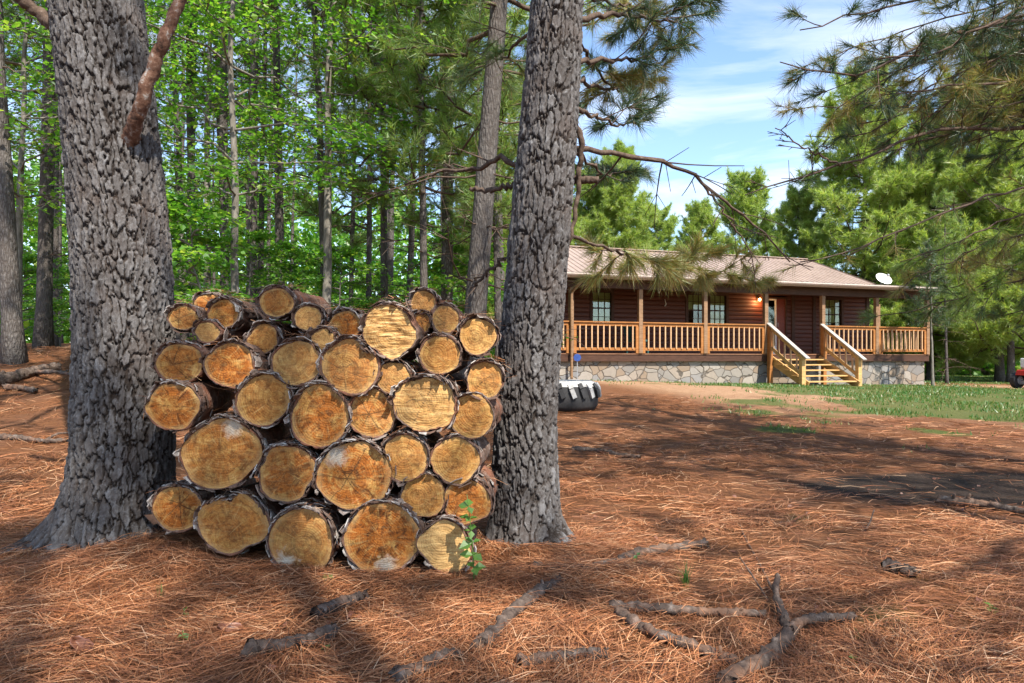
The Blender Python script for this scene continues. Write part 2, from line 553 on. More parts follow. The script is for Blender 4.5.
plain('white_paint', (.72, .71, .68), .5)
plain('gutter_brown', (.13, .085, .06), .4, .5)
plain('gutter_pale', (.50, .42, .36), .35, .5)
plain('black_rubber', (.028, .028, .03), .75)
plain('worn_white', (.34, .335, .33), .7, .2, 0, .3, 9)
plain('blue_sign', (.03, .07, .26), .4)
plain('red_paint', (.50, .03, .03), .35, .5)
plain('grey_metal', (.30, .31, .33), .4, .5, .4)
plain('dark_cushion', (.03, .10, .10), .8)
plain('blind_white', (.52, .52, .22), .8, .1, 0, .15)
plain('room_dark', (.05, .055, .045), .9)
plain('door_red', (.16, .035, .02), .5)
k = NT('window_glass')
gl = k.n('BsdfGlossy', {'Color': (.9, .95, .95, 1), 'Roughness': .02})
tr = k.n('BsdfTransparent', {'Color': (.85, .9, .88, 1)})
mx = k.n('MixShader', {0: .07, 1: tr.outputs[0], 2: gl.outputs[0]})
k.t.links.new(mx.outputs[0], k.out.inputs[0])
M['glass'] = k.m
k = NT('lamp_glow')
em = k.n('Emission', {'Color': (1, .55, .2, 1), 'Strength': 14.0})
k.t.links.new(em.outputs[0], k.out.inputs[0])
M['glow'] = k.m


# ------------------------------------------------------------------ terrain
ANG = R(17.6)
ca, sa = math.cos(ANG), math.sin(ANG)
P0 = np.array([59 * 20 / F, 20.0])
SP = 2.257


def loc2w(x, y):
    return P0[0] + ca * x - sa * y, P0[1] + sa * x + ca * y


def gz(x, y):
    x, y = np.asarray(x, float), np.asarray(y, float)
    lx = (x - P0[0]) * ca + (y - P0[1]) * sa
    cab = .41 - .19 * np.clip(lx / 6.77, 0, 1) - .10 * np.clip((lx - 6.77) / 6.77, 0, 1) - .10 * np.clip((lx - 13.6) / 6, 0, 1)
    right = cab * sm(6, 18, y)
    left = 1.2 * sm(3.8, 12.0, y) + .5 * sm(13, 30, y)
    w = 1 - sm(-.30, -.03, x / np.maximum(y, 1.0))
    z = right * (1 - w) + left * w
    z = z + .05 * (fbm(p3(x * .8, y * .8), 5, 2) - .5) * (1 - np.exp(-((y - 3.2) / 1.0) ** 2)) + .012 * (vnoise(p3(x * 6, y * 6), 9) - .5)
    z = z + .085 * np.exp(-(((x + 1.75) / .45) ** 2 + ((y - 3.45) / .4) ** 2))
    return z


def masks(x, y):
    nz = fbm(p3(x * .55, y * .55), 21, 3) - .5
    ux = x / np.maximum(y, .5) * F + CX
    lx = (x - P0[0]) * ca + (y - P0[1]) * sa
    ly = -(x - P0[0]) * sa + (y - P0[1]) * ca
    front = (y > 1)
    dirt = sm(9.0, 13.5, y + nz * 7) * (1 - sm(4.5, 8.5, lx + nz * 4)) * sm(-1, .5, lx) * (1 - sm(-.2, .3, ly))
    track = sm(15.5, 17, y + nz * 3) * (1 - sm(24, 27, y + nz * 3)) * sm(9.6, 11.5, x + nz * 2) * (1 - .9 * (lx < 13.2))
    dirt = np.maximum(dirt, .8 * track)
    nz3 = fbm(p3(x * 1.1, y * .8), 91, 3) - .5
    grass = sm(6.8, 12.0, y + nz * 10 + nz3 * 12 - .12 * (x - 6)) * sm(3.2, 7, x + nz * 8 + nz3 * 5) * (1 - .55 * sm(16, 19, y - .3 * x + nz * 3) * sm(11, 14, lx))
    grass = grass * (1 - .92 * track) * (1 - .6 * sm(9, 13, x - (y - 9) * .35))
    grass = np.maximum(grass, sm(27, 30, y + nz * 2) * sm(6, 9, x) * (1 - sm(60, 70, y)))
    grass = np.maximum(grass, .55 * np.exp(-(ly + .5) ** 2 / .3) * (lx > -2) * (lx < 15))
    dark = np.exp(-(((x - 3.6) / 1.5) ** 2 + ((y - 5.4 - .12 * (x - 3.6)) / .75) ** 2) ** 1.5)  # oval patch where the ground colour turns darker
    return grass * front, dirt * front, dark


def make_ground():
    na = 420
    # finer angular steps ahead of the camera
    th = np.linspace(0, 2 * math.pi, na, endpoint=False)
    th = th + .55 * np.sin(2 * (th - math.pi / 2)) * 0 - .75 * np.sin(th - math.pi / 2)
    r = np.concatenate([[.05], .4 * 1.0165 ** np.arange(0, 330), [110, 150, 220, 350, 600]])
    rr, tt = np.meshgrid(r, th, indexing='ij')
    x, y = rr * np.cos(tt), rr * np.sin(tt)
    z = gz(x, y)
    V = p3(x, y, z).reshape(-1, 3)
    n = len(r)
    i, j = np.meshgrid(np.arange(n - 1), np.arange(na), indexing='ij')
    j2 = (j + 1) % na
    Q = np.stack([i * na + j, (i + 1) * na + j, (i + 1) * na + j2, i * na + j2], -1).reshape(-1, 4)
    mb = MB().add(V, Q)
    o = mb.build('ground', M['ground'], smooth=True)
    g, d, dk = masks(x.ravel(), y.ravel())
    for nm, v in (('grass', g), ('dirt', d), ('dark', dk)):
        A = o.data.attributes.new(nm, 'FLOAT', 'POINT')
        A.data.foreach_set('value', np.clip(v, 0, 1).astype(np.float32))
    tag(o, kind='structure')


make_ground()


# ------------------------------------------------------------------ pine straw and grass
def strips(P, D, L, W, bend, lift, rng, segs=2):
    """curved flat strips: start P, heading D (unit, xy), length L, width W"""
    n = len(P)
    side = np.stack([-D[:, 1], D[:, 0], np.zeros(n)], -1)
    side = unit(side + rng.normal(0, .6, (n, 3)) * np.array([0, 0, 1]))
    rows = []
    for s in range(segs + 1):
        t = s / segs
        c = P + D * (L * t)[:, None] + side * np.array([1, 1, 0]) * (bend * L * t * t)[:, None]
        c[:, 2] += lift[:, 0] * (1 - t) + lift[:, 1] * t + lift[:, 2] * 4 * t * (1 - t)
        w = (W * (1 - .65 * t))[:, None]
        rows += [c - side * w / 2, c + side * w / 2]
    V = np.stack(rows, 1).reshape(-1, 3)
    b = np.arange(n)[:, None] * (2 * (segs + 1))
    Q = np.concatenate([b + np.array([2 * s, 2 * s + 1, 2 * s + 3, 2 * s + 2]) for s in range(segs)], 0)
    return V, Q


def scatter(n, y0, y1, xpad=.3):
    """points on the ground inside the view wedge, denser near"""
    y = np.exp(rng.uniform(math.log(y0), math.log(y1), n))
    x = rng.uniform(-1, 1, n) * (y * .80 + xpad)
    return x, y


def make_straw():
    mb = MB()
    for n, y0, y1, W, L0, lift in ((95000, 1.75, 4.2, .0024, .17, .022), (42000, 4.0, 8.0, .0040, .20, .018), (16000, 7.5, 14, .007, .24, .018)):
        x, y = scatter(n, y0, y1)
        # spread evenly over the area rather than by log depth
        keep = rng.random(n) < np.clip((y / y1) ** .6 + .25, 0, 1)
        g, d, dk = masks(x, y)
        keep &= rng.random(n) > (np.clip(g * 1.1, 0, 1) * .9) * (y > 6)
        keep &= rng.random(n) > np.clip(d, 0, .85)
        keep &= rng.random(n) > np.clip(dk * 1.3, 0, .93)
        cl = fbm(p3(x * 2.2, y * 2.2), 33, 3)
        keep &= rng.random(n) < .22 + 2.6 * np.clip(cl - .36, 0, 1)
        x, y = x[keep], y[keep]
        n = len(x)
        base = fbm(p3(x * .9, y * .9), 40, 2) * 9
        a = base + rng.normal(0, .75, n)
        m3 = rng.random(n) < .5
        D = np.stack([np.cos(a), np.sin(a), np.zeros(n)], -1)
        L = rng.uniform(.6, 1.15, n) * L0
        z0 = gz(x, y)
        z1 = gz(x + D[:, 0] * L, y + D[:, 1] * L)
        P = p3(x, y, z0 + .002)
        hi = rng.random(n) ** 3 * lift * 1.6
        lf = np.stack([rng.random(n) ** 2 * lift + hi, (z1 - z0) + rng.random(n) ** 2 * lift + hi, rng.random(n) ** 2 * lift * .8], -1)
        V, Q = strips(P, D, L, np.full(n, W) * rng.uniform(.7, 1.3, n), rng.normal(0, .18, n), lf, rng)
        mb.add(V, Q)
    # a thicker drift banked against the logs and the trunks
    n = 26000
    x = rng.uniform(-2.4, .7, n)
    y = 3.05 + rng.normal(0, .22, n) + .12 * np.sin(x * 4)
    a = rng.normal(0, .9, n) + math.pi * (rng.random(n) < .5)
    D = np.stack([np.cos(a), np.sin(a), np.zeros(n)], -1)
    L = rng.uniform(.10, .2, n)
    hgt = .045 * np.exp(-((y - 3.1) / .2) ** 2) * (.5 + fbm(p3(x * 3, y * 3), 3, 2))
    z0, z1 = gz(x, y), gz(x + D[:, 0] * L, y + D[:, 1] * L)
    lf = np.stack([rng.random(n) * hgt * 1.3, z1 - z0 + rng.random(n) * hgt * 1.3, rng.random(n) ** 2 * .02], -1)
    V, Q = strips(p3(x, y, z0 + .003), D, L, rng.uniform(.0018, .003, n), rng.normal(0, .2, n), lf, rng)
    mb.add(V, Q)
    for bx_, by_, br_ in ((-2.08, 3.65, .34), (.08, 3.75, .22)):
        n = 9000
        aa = rng.uniform(math.pi, 2 * math.pi, n) + rng.normal(0, .3, n)
        rr = br_ + .04 + np.abs(rng.normal(0, .16, n))
        x, y = bx_ + rr * np.cos(aa), by_ + rr * np.sin(aa)
        a = aa + math.pi / 2 + rng.normal(0, .8, n)
        D = np.stack([np.cos(a), np.sin(a), np.zeros(n)], -1)
        L = rng.uniform(.08, .18, n)
        up = .07 * np.exp(-(rr - br_) / .13) * (.4 + fbm(p3(x * 5, y * 5), 4, 2))
        z0, z1 = gz(x, y), gz(x + D[:, 0] * L, y + D[:, 1] * L)
        lf = np.stack([rng.random(n) * up * 1.3, z1 - z0 + rng.random(n) * up * 1.3, rng.random(n) ** 2 * .02], -1)
        V, Q = strips(p3(x, y, z0 + .003), D, L, rng.uniform(.0018, .003, n), rng.normal(0, .2, n), lf, rng)
        mb.add(V, Q)
    o = mb.build('pine_straw', M['straw'])
    tag(o, 'rust coloured carpet of fallen pine needles over the forest ground', 'pine straw', kind='stuff')


make_straw()


def make_grass():
    n = 130000
    y = rng.uniform(7.0, 45, n) ** 1.0
    x = rng.uniform(-.05, .82, n) * y + .5
    g, d, dk = masks(x, y)
    nz = fbm(p3(x * 1.6, y * 1.6), 77, 3)
    nz2 = fbm(p3(x * 6, y * 6), 78, 2)
    keep = rng.random(n) < np.clip(g * (nz * 3.4 - 1.25) * (.4 + nz2), 0, 1)
    lx = (x - P0[0]) * ca + (y - P0[1]) * sa
    ly = -(x - P0[0]) * sa + (y - P0[1]) * ca
    keep &= ~((lx > -2) & (lx < 14) & (ly > -.02) & (ly < 10)) & ~((lx > 6.7) & (lx < 9.1) & (ly > -1.9) & (ly < 0))
    x, y = x[keep], y[keep]
    n = len(x)
    hgt = rng.uniform(.025, .075, n) * (1 + .0 * y)
    W = .0035 + .0006 * y
    a = rng.uniform(0, 2 * math.pi, n)
    b = p3(x, y, gz(x, y))
    s = np.stack([np.cos(a), np.sin(a), np.zeros(n)], -1) * W[:, None]
    tip = b + np.stack([rng.normal(0, .35, n) * hgt, rng.normal(0, .35, n) * hgt, hgt], -1)
    V = np.stack([b - s, b + s, tip], 1).reshape(-1, 3)
    Fc = np.arange(n)[:, None] * 3 + np.array([0, 1, 2])
    o = MB().add(V, Fc).build('lawn_grass', M['grass_blade'])
    tag(o, 'patchy short green grass in front of the cabin and along the track', 'grass', kind='stuff')


make_grass()


# ------------------------------------------------------------------ near pines (plated bark)
def plated_trunk(name, path, radii, zsplit, top_pts, parent, seed, flare, circ_cells, cell_h, depth, na=420, dz=.007):
    """path/radii: near part; continues through top_pts (list of (pt, r)) with coarse rings"""
    path = np.asarray(path, float)
    n = int((path[-1, 2] - path[0, 2]) / dz)
    P = resample(path, n)
    s = np.linspace(0, 1, n)
    dd = np.concatenate([[0], np.cumsum(np.linalg.norm(np.diff(path, axis=0), axis=1))])
    rad = np.interp(s * dd[-1], dd, radii)
    nt = 40
    tp = resample([P[-1]] + [t[0] for t in top_pts], nt)[1:]
    tr = np.interp(np.linspace(0, 1, nt), np.linspace(0, 1, len(top_pts) + 1), [rad[-1]] + [t[1] for t in top_pts])[1:]
    P = np.concatenate([P, tp])
    rad = np.concatenate([rad, tr])
    arc = np.concatenate([[0], np.cumsum(np.linalg.norm(np.diff(P, axis=0), axis=1))])
    th = np.arange(na) * 2 * math.pi / na
    TH, Z = np.meshgrid(th, arc, indexing='xy')
    RR = np.repeat(rad[:, None], na, 1)
    # bark plates
    cx_, sx_ = np.cos(TH) * RR, np.sin(TH) * RR
    wu = (fbm(p3(cx_ * 10, sx_ * 10, Z * 4), seed, 4) - .5) * 1.7 + (fbm(p3(cx_ * 60, sx_ * 60, Z * 30), seed + 1, 3) - .5) * 1.0
    wv = (fbm(p3(cx_ * 14, sx_ * 14, Z * 6), seed + 9, 4) - .5) * 1.9 + (fbm(p3(cx_ * 60, sx_ * 60, Z * 40), seed + 11, 3) - .5) * .7
    U = TH / (2 * math.pi) * circ_cells + wu
    Vv = Z / cell_h + wv
    f1, f2, cid = voro2(U, Vv, circ_cells, seed)
    plate = sm(.03, .20, f2 - f1)
    # flakes lying on the plates, like shingles stepped one over another
    U2 = TH / (2 * math.pi) * circ_cells * 2 + wu * 2.4
    g1, g2, cid2 = voro2(U2, Z / cell_h * 2.4 + wv * 2.8, circ_cells * 2, seed + 4)
    e2 = sm(.0, .10, g2 - g1)
    U3 = TH / (2 * math.pi) * circ_cells * 4 + wu * 5
    q1, q2, cid3 = voro2(U3, Z / cell_h * 6 + wv * 6, circ_cells * 4, seed + 6)
    fine = fbm(p3(cx_ * 80, sx_ * 80, Z * 40), seed + 2, 3)
    H = plate * (.36 + .22 * cid + .30 * cid2 * (.5 + .5 * e2) + .16 * cid3) + (fine - .5) * .30 * (.35 + .65 * plate)
    big = (fbm(p3(np.cos(TH) * 1.3, np.sin(TH) * 1.3, Z * 1.2), seed + 5, 2) - .5) * .10
    rr = RR * (1 + big) + depth * (H - .6)
    # root flare
    hgt = np.maximum(P[:, 2] - P[0, 2] - .22, 0)[:, None]
    for (a, amp, wd, hh) in flare:
        dth = np.angle(np.exp(1j * (TH - a)))
        rr = rr + amp * np.exp(-(dth / wd) ** 2) * np.exp(-hgt / hh)
    X = P[:, 0][:, None] + rr * np.cos(TH)
    Yy = P[:, 1][:, None] + rr * np.sin(TH)
    Zz = np.repeat(P[:, 2][:, None], na, 1) + 0 * X
    V = p3(X, Yy, Zz).reshape(-1, 3)
    m = len(P)
    i, j = np.meshgrid(np.arange(m - 1), np.arange(na), indexing='ij')
    j2 = (j + 1) % na
    Q = np.stack([i * na + j, i * na + j2, (i + 1) * na + j2, (i + 1) * na + j], -1).reshape(-1, 4)
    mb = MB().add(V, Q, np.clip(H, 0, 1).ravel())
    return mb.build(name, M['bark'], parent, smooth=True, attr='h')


def tuft_arrays(C, D, m, length, width, spread, rng, droop=.15):
    """needle tufts at points C heading D: m thin triangles each"""
    n = len(C)
    C = np.repeat(C, m, 0)
    Dd = np.repeat(D, m, 0)
    d = unit(Dd + rng.normal(0, spread, (n * m, 3)))
    back = rng.random(n * m)[:, None] ** 1.5
    b = C - Dd * back * length * .75
    L = length * rng.uniform(.6, 1.1, (n * m, 1))
    tip = b + d * L
    tip[:, 2] -= droop * L[:, 0] * rng.random(n * m)
    side = unit(np.cross(d, rng.normal(0, 1, (n * m, 3)))) * width / 2
    V = np.stack([b - side, b + side, tip], 1).reshape(-1, 3)
    return V, np.arange(n * m)[:, None] * 3 + np.array([0, 1, 2])


def rough_tube(m, P, rr, amp=.75, sc=34.0, seg=18):
    """a stick with knobbly, peeling bark"""
    V, Q = tube_arrays(P, rr, seg)
    ctr = np.repeat(P, seg, 0)
    nz = fbm(V * sc, 6, 3) - .5
    pl = sm(.46, .56, fbm(V * sc * .7 + 7, 14, 2)) - .5
    V = ctr + (V - ctr) * (1 + amp * nz + .3 * amp * pl)[:, None]
    m.add(V, [Q, np.array([tuple(range(seg))[::-1], tuple(range((len(P) - 1) * seg, len(P) * seg))])])


def add_twigs(wood_mb, tips, P, rad, rng, count, tlen, up=.2, t0=.25, sub=2, seg=5, rmin=.0025):
    """side twigs off the polyline P; fills tips with (point, dir)"""
    P = np.asarray(P)
    n = len(P)
    for c in range(count):
        t = t0 + (1 - t0) * (c + rng.random()) / count
        k = min(int(t * (n - 1)), n - 2)
        p = P[k]
        d = unit(P[k + 1] - P[k])
        side = unit(np.cross(d, [0, 0, 1]))
        s = 1 if c % 2 else -1
        dirv = unit(d * rng.uniform(.3, .9) + side * s * rng.uniform(.6, 1.0) + np.array([0, 0, rng.normal(up, .35)]))
        L = tlen * rng.uniform(.5, 1.1) * (1.15 - .6 * t)
        bend = rng.normal(0, .25, 3) + np.array([0, 0, up * .5])
        q = np.array([p + dirv * L * u + bend * L * u * u * .5 for u in np.linspace(0, 1, 5)])
        r = np.linspace(max(rad * (1 - t) * .5, rmin * 1.6), rmin, 5)
        wood_mb.tube(q, r, seg, cap=False)
        tips.append((q[-1], unit(q[-1] - q[-2])))
        for _ in range(sub):
            u = rng.uniform(.35, .9)
            kk = int(u * 4)
            d2 = unit(unit(q[min(kk + 1, 4)] - q[kk]) + rng.normal(0, .55, 3))
            L2 = L * rng.uniform(.25, .5)
            q2 = np.array([q[kk] + d2 * L2 * v for v in (0, .5, 1)])
            wood_mb.tube(q2, np.linspace(rmin * 1.2, rmin * .8, 3), 4, cap=False)
            tips.append((q2[-1], d2))


def near_branch(parent, pts, r0, r1, twigs=6, tlen=.4, tufts=True, mat='twig', nmat='pine_needle_dark', need=60, nl=.16, nw=.0042, frac=1.0, sub=2, up=.15, t0=.25, name='branch', spread=.55, wig=.03):
    """one bough of a near tree: bark mesh + a needles sub-part"""
    P = resample(pts, 22)
    P[1:-1] += rng.normal(0, wig * .35, (20, 3))
    mb = MB()
    if r0 > .03 or name != 'branch':
        P = resample(P, 70)
        t_ = np.linspace(0, 1, 70)
        rough_tube(mb, P, (r0 + (r1 - r0) * t_) * (1 + .3 * np.exp(-t_ * 14)), .34, 75.0)
    else:
        mb.tube(P, np.linspace(r0, r1, len(P)) * rng.uniform(.9, 1.1, len(P)), 8)
    tips = [(P[-1], unit(P[-1] - P[-2]))]
    add_twigs(mb, tips, P, r0, rng, twigs, tlen, up, t0, sub)
    o = mb.build(name, M[mat], parent, smooth=True)
    if tufts and frac > 0:
        sel = [t for t in tips if rng.random() < frac]
        if sel:
            C = np.array([t[0] for t in sel])
            D = np.array([t[1] for t in sel])
            V, T = tuft_arrays(C, D, need, nl, nw, spread, rng)
            MB().add(V, T).build('needles', M[nmat], o)
    return o


def pine_crown(rng, h0, h1, rmax, nb, need, nl, nw, tw=4, mat_n='pine_needle_green', lean=(0, 0), shape=1.0, lowdead=0):
    """wood and needle arrays of a whole pine crown, trunk standing on the origin"""
    wood, tips = MB(), []
    for b in range(nb):
        t = (b + rng.random()) / nb
        hh = h0 + (h1 - h0) * t
        a = b * 2.4 + rng.normal(0, .4)
        L = rmax * (.25 + .75 * (1 - t) ** shape) * rng.uniform(.65, 1.1) * (sm(-.05, .12, t) * .5 + .5)
        el = rng.uniform(-.12, .25) + .6 * t
        d = np.array([math.cos(a) * math.cos(el), math.sin(a) * math.cos(el), math.sin(el)])
        s = np.array([lean[0] * hh / h1, lean[1] * hh / h1, hh])
        q = np.array([s + d * L * u + np.array([0, 0, -.16 * L * math.sin(u * 3.0) + .14 * L * u * u]) for u in np.linspace(0, 1, 7)])
        q[1:] += rng.normal(0, .03 * L, (6, 3))
        wood.tube(q, np.linspace(.012 + .011 * L, .006, 7), 5, cap=False)
        tips.append((q[-1], unit(q[-1] - q[-2])))
        add_twigs(wood, tips, q, .02, rng, tw + int(L), .42 * L, .25, .3, 2, 3, .005)
    C = np.array([t[0] for t in tips])
    D = np.array([t[1] for t in tips])
    # second tuft a little back on each twig
    C2 = C - D * nl * 1.1 + rng.normal(0, .05, C.shape)
    V, T = tuft_arrays(np.concatenate([C, C2]), np.concatenate([D, D]), need, nl, nw, .62, rng)
    return wood, MB().add(V, T)


def trunk_arrays(rng, h, r, lean=(0, 0), wob=.06, seg=10, n=22):
    t = np.linspace(0, 1, n)
    P = np.stack([lean[0] * t + wob * np.cumsum(rng.normal(0, .35, n)) * t, lean[1] * t + wob * np.cumsum(rng.normal(0, .35, n)) * t, -.15 + (h + .15) * t], -1)
    rad = r * (1 - .78 * t) * (1 + .45 * np.exp(-t * h / .35))
    return P, rad


def dead_snags(mb, rng, P, h0, h1, n, L):
    for _ in range(n):
        hh = rng.uniform(h0, h1)
        k = int(np.argmin(abs(P[:, 2] - hh)))
        a = rng.uniform(0, 2 * math.pi)
        d = np.array([math.cos(a), math.sin(a), rng.normal(.05, .25)])
        l = L * rng.uniform(.3, 1.1)
        q = np.array([P[k] + d * l * u + np.array([0, 0, -.15 * l * u * u]) for u in np.linspace(0, 1, 6)])
        q[1:] += rng.normal(0, .035 * l, (5, 3))
        mb.tube(q, np.linspace(.014, .003, 6), 4, cap=False)
        for _ in range(3):
            kk = rng.integers(2, 5)
            d2 = unit(d + rng.normal(0, .7, 3))
            mb.tube(np.array([q[kk], q[kk] + d2 * l * .2, q[kk] + d2 * l * .38 + np.array([0, 0, -.03])]), np.array([.006, .004, .0025]), 4, cap=False)


def make_pine(name, rng, h, r, crown0, rmax, nb, need, nl, nw, nmat, snags=14, tw=4, lean=(0, 0), snag0=1.5, bark='bark_far', shape=.8):
    root = empty(name, (0, 0, 0))
    P, rad = trunk_arrays(rng, h, r, lean)
    MB().tube(P, rad, 12).build('trunk', M[bark], root, smooth=True)
    if snags:
        if snags > 20:                       # near enough to tell each dead branch apart
            for _ in range(snags):
                s = MB()
                dead_snags(s, rng, P, snag0, crown0 + 1, 1, 1.5)
                s.build('dead_branch', M['twig'], root, smooth=True)
        else:
            s = MB()
            dead_snags(s, rng, P, snag0, crown0 + 1, snags, 1.5)
            tag(s.build('dead_branches', M['twig'], root, smooth=True), kind='stuff')
    w, nd = pine_crown(rng, crown0, h * .99, rmax, nb, need, nl, nw, tw, lean=lean, shape=shape)
    cr = nd.build('crown', M[nmat], root)
    w.build('boughs', M['twig'], cr, smooth=True)
    return root


def leaf_arrays(C, Nrm, Dr, size, rng):
    n = len(C)
    Dr = unit(Dr - Nrm * np.sum(Dr * Nrm, -1, keepdims=True))
    S = np.cross(Nrm, Dr)
    sz = (size * rng.uniform(.6, 1.2, n))[:, None]
    b = C
    l = C + Dr * sz * .48 + S * sz * .40 + Nrm * sz * .08
    t = C + Dr * sz - Nrm * sz * .12
    r_ = C + Dr * sz * .48 - S * sz * .40 + Nrm * sz * .08
    V = np.stack([b, l, t, r_], 1).reshape(-1, 3)
    q = np.arange(n)[:, None] * 4
    return V, np.concatenate([q + np.array([0, 2, 1]), q + np.array([0, 3, 2])], 0)


def make_hardwood(name, rng, h, r, b0, spread, nb, per, size, mat='maple_leaf', lean=(0, 0)):
    root = empty(name, (0, 0, 0))
    P, rad = trunk_arrays(rng, h, r, lean, .1)
    tm = MB().tube(P, rad, 9)
    tm.build('trunk', M['bark_smooth'], root, smooth=True)
    wood = MB()
    C, D, N = [], [], []
    for b in range(nb):
        t = (b + rng.random()) / nb
        hh = b0 + (h - b0) * t
        k = int(np.argmin(abs(P[:, 2] - hh)))
        a = b * 2.4 + rng.normal(0, .5)
        L = spread * (.45 + .55 * math.sin(math.pi * min(1, .25 + t * .8))) * rng.uniform(.6, 1.1)
        el = rng.uniform(.0, .4) + .4 * t
        d = np.array([math.cos(a) * math.cos(el), math.sin(a) * math.cos(el), math.sin(el)])
        q = np.array([P[k] + d * L * u + np.array([0, 0, -.22 * L * u * u]) for u in np.linspace(0, 1, 7)])
        q[1:] += rng.normal(0, .03 * L, (6, 3))
        wood.tube(q, np.linspace(.018, .005, 7), 5, cap=False)
        for tw in range(9):
            u = .3 + .7 * (tw + rng.random()) / 9
            kk = min(int(u * 6), 5)
            dd = unit(q[kk + 1] - q[kk])
            s = unit(np.cross(dd, [0, 0, 1])) * (1 if tw % 2 else -1)
            td = unit(dd * .7 + s * rng.uniform(.4, 1) + np.array([0, 0, rng.normal(0, .15)]))
            tl = L * rng.uniform(.2, .45)
            e = q[kk] + td * tl + np.array([0, 0, -.1 * tl])
            wood.tube(np.array([q[kk], (q[kk] + e) / 2 + [0, 0, .02], e]), np.array([.006, .004, .002]), 3, cap=False)
            m = per
            uu = rng.random(m)[:, None]
            base = q[kk] * (1 - uu) + e * uu + rng.normal(0, 1, (m, 3)) * np.array([.11, .11, .045]) * (.6 + tl)
            C.append(base)
            D.append(unit(td + rng.normal(0, .7, (m, 3))))
            N.append(unit(np.array([0, 0, 1.]) + rng.normal(0, .42, (m, 3))))
    V, Q = leaf_arrays(np.concatenate(C), np.concatenate(N), np.concatenate(D), size, rng)
    cr = MB().add(V, Q).build('crown', M[mat], root)
    wood.build('boughs', M['bark_smooth'], cr, smooth=True)
    return root


def put(root, x, y, rz=0, s=1.0, dz=0.0):
    root.location = (x, y, float(gz(x, y)) + dz)
    root.rotation_euler = (0, 0, rz)
    root.scale = (s, s, s)


# ---- left near pine
def base_at(px, Y):
    return (px - CX) * Y / F


YL = 3.65
xl = base_at(122, YL)
lt = empty('pine_tree', (0, 0, 0))
tag(lt, 'thick grey plated pine trunk standing at the left end of the log stack', 'tree')
zl = float(gz(xl, YL))
pl = [at(121, 575, YL) * [1, 1, 0] + [0, 0, zl - .25], at(121, 520, YL), at(124, 450, YL), at(121, 250, YL), at(108, 100, YL), at(97, 0, YL), at(92, -60, YL)]
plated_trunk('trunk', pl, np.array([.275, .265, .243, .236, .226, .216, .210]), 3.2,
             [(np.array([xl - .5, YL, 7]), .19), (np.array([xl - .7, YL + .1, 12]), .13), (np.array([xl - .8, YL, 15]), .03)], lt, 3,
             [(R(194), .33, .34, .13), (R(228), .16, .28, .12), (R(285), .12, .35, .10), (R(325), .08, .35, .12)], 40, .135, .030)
near_branch(lt, [at(130, 142, 3.52), at(138, 116, 3.42), at(151, 74, 3.38), at(165, 38, 3.36), at(178, 5, 3.38), at(190, -40, 3.45)], .036, .024, 0, 0, False, 'bark_red', wig=.012, name='branch_stub')
near_branch(lt, [at(56, 26, 3.75), at(40, 14, 3.75), at(20, -2, 3.7), at(-20, -30, 3.7)], .034, .026, 0, 0, False, 'twig', wig=.01, name='branch_stub')

# ---- right near pine
YR = 3.75
rt = empty('pine_tree', (0, 0, 0))
tag(rt, 'leaning grey pine trunk standing at the right end of the log stack', 'tree')
xr = base_at(526, YR)
zr = float(gz(xr, YR))
pr = [at(524, 575, YR) * [1, 1, 0] + [0, 0, zr - .2], at(525, 520, YR), at(526, 420, YR), at(538, 250, YR), at(551, 100, YR), at(557, 0, YR), at(561, -70, YR)]
plated_trunk('trunk', pr, np.array([.192, .185, .172, .165, .152, .142, .138]), 3.2,
             [(np.array([xr + .75, YR, 7]), .12), (np.array([xr + .9, YR + .1, 11]), .07), (np.array([xr + 1, YR, 13]), .02)], rt, 17,
             [(R(-12), .13, .42, .07), (R(205), .08, .4, .10), (R(262), .12, .35, .09), (R(318), .10, .35, .10)], 26, .125, .026, na=340)
# bare drooping limb to the right, with twigs
near_branch(rt, [at(578, 149, 4.05), at(620, 155, 4.3), at(660, 162, 4.5), at(700, 180, 4.7), at(730, 205, 4.8), at(762, 232, 4.9), at(790, 262, 4.9)], .020, .005, 10, .55, True, 'twig', 'pine_needle_dark', 30, .12, .0035, .10, 2, -.35, .2)
near_branch(rt, [at(700, 181, 4.7), at(725, 215, 4.75), at(745, 245, 4.8), at(755, 275, 4.8)], .010, .003, 5, .35, False, 'twig', up=-.3)
near_branch(rt, [at(574, 118, 3.85), at(581, 145, 3.9), at(578, 185, 3.95), at(573, 225, 3.95), at(566, 262, 3.95)], .018, .010, 2, .2, False, 'twig', name='dead_limb', wig=.015)
near_branch(rt, [at(560, 181, 4.0), at(580, 180, 3.98), at(598, 180, 3.95)], .022, .02, 0, 0, False, 'twig', name='branch_stub', wig=.004)
near_branch(rt, [at(530, 165, 4.0), at(500, 160, 4.1), at(480, 168, 4.3), at(440, 172, 4.5), at(405, 185, 4.7)], .018, .006, 4, .45, False, 'twig')
near_branch(rt, [at(520, 187, 4.0), at(495, 190, 4.1), at(470, 188, 4.2)], .017, .012, 0, .3, False, 'twig')
near_branch(rt, [at(505, 258, 4.0), at(485, 275, 4.1), at(470, 288, 4.2)], .012, .007, 0, .3, False, 'twig')
